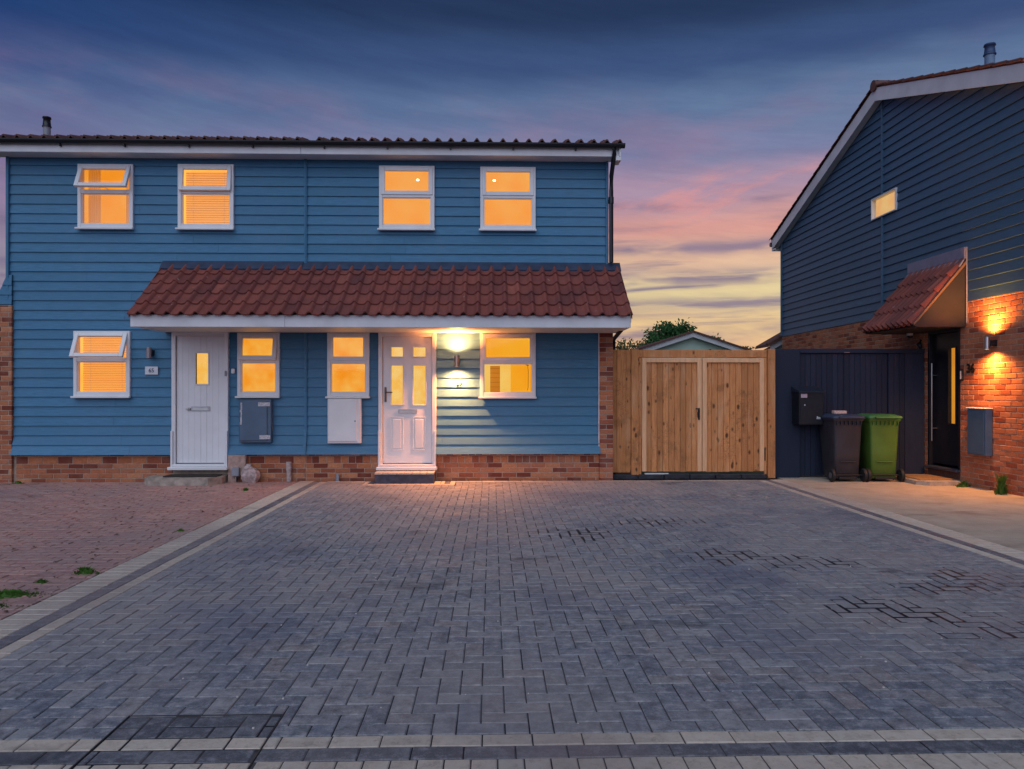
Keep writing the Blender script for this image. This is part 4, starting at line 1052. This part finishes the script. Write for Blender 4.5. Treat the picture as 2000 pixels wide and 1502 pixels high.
# bargeboards, roof
def slope_pts(off, thick, y0=None, y1=None):
    return None
ov = .28; XB = 6.85
ye = YF2 + ov; yn = YN2 - ov; ze = ZE - ov * tn + .0
hb = .235; zen = ZE - ov * tq
m = MB()
m.prism([(YR, ZR - .02), (ye, ze - .02), (ye, ze - .02 + hb), (YR, ZR - .02 + hb)], 'x', XB, XB + .022)
m.prism([(YR, ZR - .02), (YR, ZR - .02 + hb), (yn, zen - .02 + hb), (yn, zen - .02)], 'x', XB, XB + .022)
m.build('bargeboard', WHITEB, HG)
m = MB()
m.prism([(YR, ZR + .0), (ye - .01, ze + .0), (ye - .01, ze + .012), (YR, ZR + .012)], 'x', XB + .023, 6.99)
m.prism([(YR, ZR + .0), (YR, ZR + .012), (yn + .01, zen + .012), (yn + .01, zen + .0)], 'x', XB + .023, 6.99)
m.build('soffit', WHITEB, HG)
MB().cbox(XB + .0, 7.3, ye - .012, ye + .008, ze - .05, ze + .15, .003).cbox(XB - .0, XB + .02, ye - .20, ye - .012, ze - .05, ze - .01, .003).build('fascia', WHITEB, HG)
MB().tube([(XB - .02, ye + .06, ze + .12), (9, ye + .06, ze + .12)], .055, 12).build('gutter', BLACKP, HG)
zt0 = ZR + .245
m = MB()
m.prism([(YR, zt0), (ye + .06, zt0 - (ye + .06 - YR) * tn), (ye + .06, zt0 - (ye + .06 - YR) * tn - .05), (YR, zt0 - .05)], 'x', XB + .01, 13)
m.prism([(YR, zt0), (YR, zt0 - .05), (yn - .06, zt0 - (YR - yn + .06) * tq - .05), (yn - .06, zt0 - (YR - yn + .06) * tq)], 'x', XB + .01, 13)
ro = m.build('roof', TILE2, HG)
mt = tile_mesh(TILE2, .2); ang = math.atan(tn); ca = math.cos(ang)
L = (ye + .10 - YR) / ca; nr = int(L / .30)
for k in range(nr + 2):
    for i in range(2):
        d = k * .30
        # far slope (eaves at ye) and near slope (eaves at yn); tile local y runs up the slope
        y = ye + .10 - d * ca
        if y > YR + .1: o = bpy.data.objects.new('roof_tile', mt)
        if y > YR + .1: place(o, ro, Matrix.Translation((XB - .03 + (i + 1) * .2, y, zt0 - (y - YR) * tn + .03)) @ Matrix.Rotation(math.pi, 4, 'Z') @ Matrix.Rotation(ang - .05, 4, 'X'))
        y = yn - .10 + d * ca
        o = bpy.data.objects.new('roof_tile', mt)
        place(o, ro, Matrix.Translation((XB - .03 + i * .2, y, zt0 - (YR - y) * tq + .03)) @ Matrix.Rotation(math.atan(tq) - .05, 4, 'X'))
MB().tube([(XB - .04, YR, zt0 + .0), (13, YR, zt0 + .0)], .10, 14).build('ridge_tile', TILE2, ro)
flue(HG, 7.5, 11.13, 5.9, 6.62, simple('blue_grey_flue', (.16, .25, .38), .5), simple('blue_cowl', (.03, .06, .14), .5), .07)

# door recess, door, step
m = MB().box(7.0, 7.12, DOOR[1], DOOR[1] + .0, 0, 0) if 0 else MB()
m.cbox(6.995, 7.14, DOOR[0], DOOR[0] + .055, .2, 2.36, .004); m.cbox(6.995, 7.14, DOOR[1] - .055, DOOR[1], .2, 2.36, .004); m.cbox(6.995, 7.14, DOOR[0] + .055, DOOR[1] - .055, 2.29, 2.36, .004)
dd = m.build('door', DOORBLK, HG)
G2 = (11.24, 11.41, .89, 2.05)
m = MB()
for a, b, c, d in cut(DOOR[0] + .058, DOOR[1] - .058, .25, 2.285, [G2]): m.box(7.045, 7.09, a, b, c, d)
m.build('door_leaf', DOORBLK, dd)
m = MB(); a, b, c, d = G2; f = .02
for r in ((a - f, a, c - f, d + f), (b, b + f, c - f, d + f), (a, b, c - f, c), (a, b, d, d + f)): m.cbox(7.036, 7.05, r[0], r[1], r[2], r[3], .003)
m.build('glazing_bead', DOORBLK, dd)
MB().box(7.06, 7.066, a, b, c, d).build('pane', GLASS, dd); MB().box(7.10, 7.11, a - .02, b + .02, c - .02, d + .02).build('lit_hall', GLOWR, dd)
MB().tube([(6.975, 11.74, .60), (6.975, 11.74, 1.83)], .013, 10).tube([(6.975, 11.74, .80), (7.045, 11.74, .80)], .009, 8).tube([(6.975, 11.74, 1.64), (7.045, 11.74, 1.64)], .009, 8).build('handle', STEEL, dd)
MB().cbox(6.93, 7.12, DOOR[0] - .01, DOOR[1] + .01, .17, .205, .005).build('door_sill', simple('grey_metal_sill', (.10, .11, .15), .35, .5), dd)
MB().box(7.0, 7.05, DOOR[0], DOOR[1], -.02, .168).build('riser', simple('dark_brick_riser', (.12, .06, .045), .9, 0, .3, 30, .5), dd)
s = thing('door_step', 'shallow sandy step slab in front of the black door', 'step', (6.6, 11.2, 0))
MB().prism([(6.30, 11.0), (6.42, 10.86), (6.985, 10.86), (6.985, 11.9), (6.30, 11.9)], 'z', -.01, .055).build('slab', CONC, s)
o = MB().cbox(6.40, 6.93, 11.08, 11.70, .056, .070, .004).build('door_mat', simple('tan_coir', (.30, .17, .07), .95, 0, .3, 50, .8)); tagt(o, 'tan coir mat on the sandy step at the black door', 'doormat')

# little tiled canopy over the black door
Y0, Y1 = 10.90, 12.38; zw, zo, xo = 3.315, 2.39, 6.20
ca_ = MB()
ca_.prism([(6.985, zw - .03), (xo + .03, zo - .01), (xo + .03, zo - .05), (6.985, zo - .05)], 'y', Y0, Y0 + .02)
ca_.prism([(6.985, zw - .03), (xo + .03, zo - .01), (xo + .03, zo - .05), (6.985, zo - .05)], 'y', Y1 - .02, Y1)
CHEEK = simple('taupe_cheek_board', (.034, .028, .028), .6, 0, .1)
cn = ca_.build('canopy', CHEEK, HG)
for k in range(1, 5):
    pass
dx, dz = 6.985 - xo, zw - zo; Ls = math.hypot(dx, dz); an = math.atan2(dz, dx)
MB().prism([(6.985, zw - .0), (xo, zo + .0), (xo, zo - .035), (6.985, zw - .05)], 'y', Y0 - .022, Y0 - .001).build('verge_board', simple('tan_verge', (.22, .12, .07), .6), cn)
MB().prism([(6.985, zw - .035), (xo + .04, zo - .01), (xo + .04, zo - .03), (6.985, zw - .06)], 'y', Y0 + .02, Y1 - .02).build('deck', CHEEK, cn)
MB().box(xo + .03, 6.98, Y0 + .02, Y1 - .02, zo - .055, zo - .04).build('soffit', CHEEK, cn)
tm = tile_mesh(TILE, .148)
n = int((Y1 - Y0) / .148)
for k in range(4):
    for i in range(n):
        o = bpy.data.objects.new('roof_tile', tm); q = k * (Ls / 4)
        M = Matrix.Translation((xo - .04 + q * math.cos(an), Y1 + .0 - i * .148, zo + .0 + q * math.sin(an))) @ Matrix.Rotation(R(-90), 4, 'Z') @ Matrix.Rotation(an - .12, 4, 'X')
        place(o, cn, M @ Matrix.Diagonal((1, (Ls / 4 + .03) / .345, 1.75, 1)))
LEAD = simple('pale_lead_flashing', (.26, .26, .33), .5, 0, .15)
MB().prism([(6.875, zw - .075), (6.96, zw + .035), (6.965, zw + .03), (6.885, zw - .10)], 'y', Y0 - .02, Y1 + .02).build('flashing', LEAD, cn)
MB().cbox(6.952, 6.975, Y0 - .02, Y1 + .02, zw + .035, zw + .20, .003).build('upstand', simple('lilac_trim_board', (.22, .21, .30), .55), cn)
MB().cbox(6.972, 6.99, Y0 - .036, Y0 - .024, zo + .0, zw + .20, .003).build('corner_trim', LEAD, cn)

# fittings on the brick wall
updown('wall_lamp', 'lit up-and-down steel lamp on the orange brick wall right of the black door', (6.875, 10.26, 2.055), (-1, 0), True, 230, (1, .37, .07), STEEL)
p = text_mesh('house_number', '36', .19, simple('black_digits', (.012, .01, .012), .4), Matrix.Translation((6.985, 10.79, 1.715)) @ SIDEF, None, .006)
tagt(p, 'black metal number 36 on the brick right of the black door', 'house number')
o = thing('doorbell', 'slim black video doorbell with a pale button strip beside the black door', 'doorbell', (6.98, 10.99, 1.62))
MB().cbox(6.965, 6.995, 10.955, 11.03, 1.545, 1.71, .008).build('case', BLACKP, o); MB().cbox(6.960, 6.966, 10.975, 11.0, 1.565, 1.69, .003).build('button_strip', WHITEB, o)
t = thing('meter_box', 'slate grey meter cabinet with pale top edge, on the brick wall below the lit lamp', 'meter box', (6.94, 10.5, .47))
MB().cbox(6.89, 6.99, 10.31, 10.72, .475, 1.135, .006).build('cabinet', GREYBOX, t)
MB().cbox(6.878, 6.888, 10.335, 10.70, .495, 1.10, .004).build('cabinet_door', GREYBOX, t)
MB().cbox(6.872, 6.99, 10.30, 10.73, 1.137, 1.152, .004).build('top_cap', WHITEB, t)
sc = thing('security_camera', 'small white dome camera with dark lens under the tiled porch corner', 'camera', (6.9, 12.2, 2.33))
def cyl(pts, r, name, mat, par): return MB().tube(pts, r, 14).build(name, mat, par)
cyl([(6.55, 11.30, 2.42), (6.55, 11.30, 2.375)], .035, 'mount', WHITE, sc) if 0 else None
cyl([(6.86, 12.16, 2.40), (6.86, 12.16, 2.35), (6.86, 12.16, 2.30)], [.035, .052, .048], 'housing', WHITE, sc)
cyl([(6.86, 12.16, 2.302), (6.86, 12.15, 2.275), (6.86, 12.15, 2.26)], [.046, .038, .018], 'lens', BLACKP, sc)
cyl([(6.99, 12.16, 2.395), (6.86, 12.16, 2.41)], .016, 'arm', WHITE, sc)
cyl([(6.97, 12.03, 2.22), (6.93, 12.03, 2.15), (6.97, 12.03, 2.08)], [.02, .045, .02], 'sensor', BLACKP, sc)

# ------------------------------------------------------------------ beyond the fences
gr = thing('garage', 'pale green rendered gable with white verges beyond the timber gate', 'garage', (5.9, 22, 0))
cx_, hw = 5.87, 3.0; tp = 3.12; tg = math.tan(R(18.2))
MB().prism([(cx_ - hw, 0), (cx_ + hw, 0), (cx_ + hw, tp - hw * tg - .12), (cx_, tp - .12), (cx_ - hw, tp - hw * tg - .12)], 'y', 22, 29).build('wall', RENDER, gr)
m = MB(); hv = hw + .2
m.prism([(cx_, tp), (cx_ + hv, tp - hv * tg), (cx_ + hv, tp - hv * tg - .14), (cx_, tp - .14), (cx_ - hv, tp - hv * tg - .14), (cx_ - hv, tp - hv * tg)], 'y', 21.8, 21.84); m.build('bargeboard', WHITEB, gr)
m = MB(); m.prism([(cx_, tp + .05), (cx_ + hv + .1, tp + .05 - (hv + .1) * tg), (cx_ + hv + .1, tp - (hv + .1) * tg), (cx_, tp + .001), (cx_ - hv - .1, tp - (hv + .1) * tg), (cx_ - hv - .1, tp + .05 - (hv + .1) * tg)], 'y', 21.75, 29.2); m.build('roof', TILE2, gr)
MB().tube([(cx_ + .55, 21.99, 2.60), (cx_ + .55, 21.95, 2.60)], .035, 10).build('vent', BLACKP, gr)
ob = thing('outbuilding', 'low tiled outbuilding corner peeping over the gate post beside the navy fence', 'outbuilding', (8.5, 19.2, 0))
MB().prism([(7.25, 0), (9.8, 0), (9.8, 2.5), (8.4, 3.15), (7.25, 2.50)], 'y', 19.2, 19.9).build('wall', RENDER, ob)
MB().prism([(7.12, 2.42), (8.4, 3.15), (8.4, 3.30), (7.12, 2.57)], 'y', 19.05, 19.09).build('bargeboard', WHITEB, ob)
MB().prism([(7.04, 2.52), (8.4, 3.30), (8.4, 3.37), (7.04, 2.59)], 'y', 19.0, 19.9).build('roof', TILE2, ob)
mt2 = tile_mesh(TILE2, .2)
for k in range(4):
    o = bpy.data.objects.new('roof_tile', mt2); q = k * .33; a2 = math.atan2(.78, 1.36)
    place(o, ob, Matrix.Translation((7.03 + q * math.cos(a2), 19.2, 2.60 + q * math.sin(a2))) @ Matrix.Rotation(R(-90), 4, 'Z') @ Matrix.Rotation(a2 - .05, 4, 'X'))

def leaf_mat(name, c):
    t = MT(name); n = t.noise(3, 3); b = t.mix(t.rng(n, .3, .7), tuple(x * .6 for x in c), tuple(min(1, x * 1.4) for x in c))
    t.done(b, .6, 0, .3)
    tr = t.N.new('ShaderNodeBsdfTranslucent'); t.L.new(b, tr.inputs[0]); mx = t.N.new('ShaderNodeMixShader'); mx.inputs[0].default_value = .3
    t.L.new(t.b.outputs[0], mx.inputs[1]); t.L.new(tr.outputs[0], mx.inputs[2]); t.L.new(mx.outputs[0], t.N['Material Output'].inputs[0]); return t.m
LEAF = leaf_mat('dark_green_leaf', (.055, .16, .05)); LEAF2 = leaf_mat('olive_leaf', (.10, .13, .05)); GRASS = leaf_mat('weed_green', (.07, .17, .025))
BARK = simple('bark', (.09, .06, .045), .9, 0, .3, 20, .6)
def tree(name, label, x, y, zt, rx, rz, zc, n, leaf, ls, lm, seed, limbs=7, clump=.3):
    rd = random.Random(seed); t = thing(name, label, 'tree', (x, y, 0))
    tr = MB().tube([(x, y, -.1), (x + .05, y, zc * .5), (x, y + .05, zc)], [.14, .10, .05], 8)
    tips = []
    for i in range(limbs):
        a = rd.uniform(0, 6.28); r_ = rd.uniform(.5, .95); e_ = rd.uniform(.2, 1)
        p = Vector((x + math.cos(a) * rx * r_ * math.sqrt(max(0, 1 - (e_ * .9) ** 2)), y + math.sin(a) * rx * r_, zc + e_ * rz * .95))
        m0 = Vector((x, y, zc * rd.uniform(.6, 1))); mid = (m0 + p) / 2 + Vector((rd.uniform(-.1, .1), rd.uniform(-.1, .1), .12))
        tr.tube([m0, mid, p], [.045, .028, .008], 6); tips.append(p); tips.append(mid)
    tr.build('trunk', BARK, t)
    m = MB()
    cl = []
    for i in range(int(limbs * 3.2)):
        while True:
            q = Vector((rd.uniform(-1, 1), rd.uniform(-1, 1), rd.uniform(-.75, 1)))
            if .35 < q.length < 1: break
        cl.append(Vector((x + q.x * rx, y + q.y * rx, zc + q.z * rz)))
    cl += tips
    for i in range(n):
        c = rd.choice(cl); s = clump
        p = c + Vector((rd.gauss(0, s), rd.gauss(0, s), rd.gauss(0, s * .8)))
        a = Vector((rd.uniform(-1, 1), rd.uniform(-1, 1), rd.uniform(-1, 1))).normalized(); b = a.orthogonal().normalized(); k = ls * rd.uniform(.6, 1.3)
        b = Matrix.Rotation(rd.uniform(0, 6.28), 3, a) @ b
        m.add([p - a * k, p + b * k * .45, p + a * k, p - b * k * .45], [(0, 1, 2, 3)])
    m.build('crown', lm, t); return t
tree('bushy_tree', 'round dense green tree behind the pale green gable', 7.15, 30, 4.3, 1.05, 1.0, 3.05, 9000, LEAF, .075, LEAF, 4, 12, .16)
tree('wispy_shrub', 'thin olive shrub with sparse leaves between brick pier and pale gable', 5.0, 28, 3.4, .95, .55, 2.75, 1300, LEAF2, .06, LEAF2, 9, 14, .12)
tree('young_tree', 'small dark sapling tops above the right slope of the pale gable', 9.0, 30, 3.6, .38, .55, 3.05, 900, LEAF, .07, LEAF, 12, 6, .10)
tree('young_tree', 'twiggy low shoots above the far right of the timber gate', 10.15, 30, 3.4, .5, .3, 2.85, 350, LEAF, .06, LEAF, 15, 9, .07)

# ------------------------------------------------------------------ weeds and leaf litter
def weed(name, label, x, y, z, r, h, n, seed, group=None, mat=GRASS, bend=1.):
    rd = random.Random(seed); m = MB()
    for i in range(n):
        a = rd.uniform(0, 6.28); q = r * min(1.6, abs(rd.gauss(0, .55))) * (1 + .5 * math.sin(a * 3 + seed)); px, py = x + q * math.cos(a), y + q * math.sin(a) * .6
        hh = h * rd.uniform(.25, 1.2) * max(.3, 1 - q / r * .6); d = Vector((rd.uniform(-1, 1), rd.uniform(-1, 1), 0)) * hh * .6 * bend; w_ = rd.uniform(.004, .009)
        s_ = Vector((math.cos(a + 1.5), math.sin(a + 1.5), 0)) * w_; b0 = Vector((px, py, z)); m1 = b0 + d * .4 + Vector((0, 0, hh * .65)); t_ = b0 + d + Vector((0, 0, hh))
        m.add([b0 - s_, b0 + s_, m1 + s_ * 1.3, m1 - s_ * 1.3, t_], [(0, 1, 2, 3), (3, 2, 4)])
    o = m.build(name, mat); tagt(o, label, 'weed', group); return o
weed('weed_tuft', 'largest spreading green weed patch at the left end of the red paving', -3.30, 5.22, -.01, .22, .03, 900, 1, mat=GRASS)
weed('weed_tuft', 'flat weed patch nearest the viewer on the red paving edge', -3.22, 4.92, -.01, .16, .022, 420, 2)
weed('weed_tuft', 'weed tuft leaning on the buff edging beside the red paving', -3.10, 5.80, -.01, .10, .06, 260, 3)
weed('weed_tuft', 'tiny weed dot between the large patch and the edging tuft', -3.28, 5.55, -.01, .06, .025, 120, 4)
weed('weed_tuft', 'small lone weed in the middle of the red paving', -3.10, 7.55, -.01, .05, .03, 70, 5)
weed('weed_tuft', 'small weed close to the house end of the red paving near the pipe boxing', -3.45, 10.6, -.01, .06, .05, 90, 6)
weed('weed_tuft', 'low weed at the far left foot of the brick plinth', -7.15, 11.5, -.01, .10, .05, 110, 7)
weed('weed_tuft', 'broad low weed beside the sandy step at the brick wall', 6.84, 10.72, 0, .10, .09, 260, 8)
weed('tall_weed', 'tall leafy weed standing against the brick wall at the right edge', 6.86, 9.93, 0, .07, .27, 240, 9, bend=.5)
m = MB(); rd = random.Random(3)
for i in range(130):
    y = rd.uniform(4.3, 11.5); x = -3.05 - abs(rd.gauss(0, .45)) * (1 + (y - 4) * .55)
    if x < -.75 * y - .6: continue
    s_ = rd.uniform(.008, .028); a = rd.uniform(0, 3.14); dx_, dy_ = math.cos(a) * s_, math.sin(a) * s_
    m.add([(x - dx_, y - dy_, -.001), (x + dy_ * .5, y - dx_ * .5, .006), (x + dx_, y + dy_, .001), (x - dy_ * .5, y + dx_ * .5, .007)], [(0, 1, 2, 3)])
m.build('fallen_leaves', simple('dead_leaf', (.10, .05, .03), .9, 0, .5, 8), kind='stuff')
m = MB()
for i in range(150):
    y = rd.uniform(3.0, 11.3); x = rd.uniform(-2.5, 4.1); s_ = rd.uniform(.003, .008)
    m.box(x, x + s_, y, y + s_, .0, s_ * .7)
m.build('grit', simple('pale_grit', (.6, .55, .5), .9), kind='stuff')
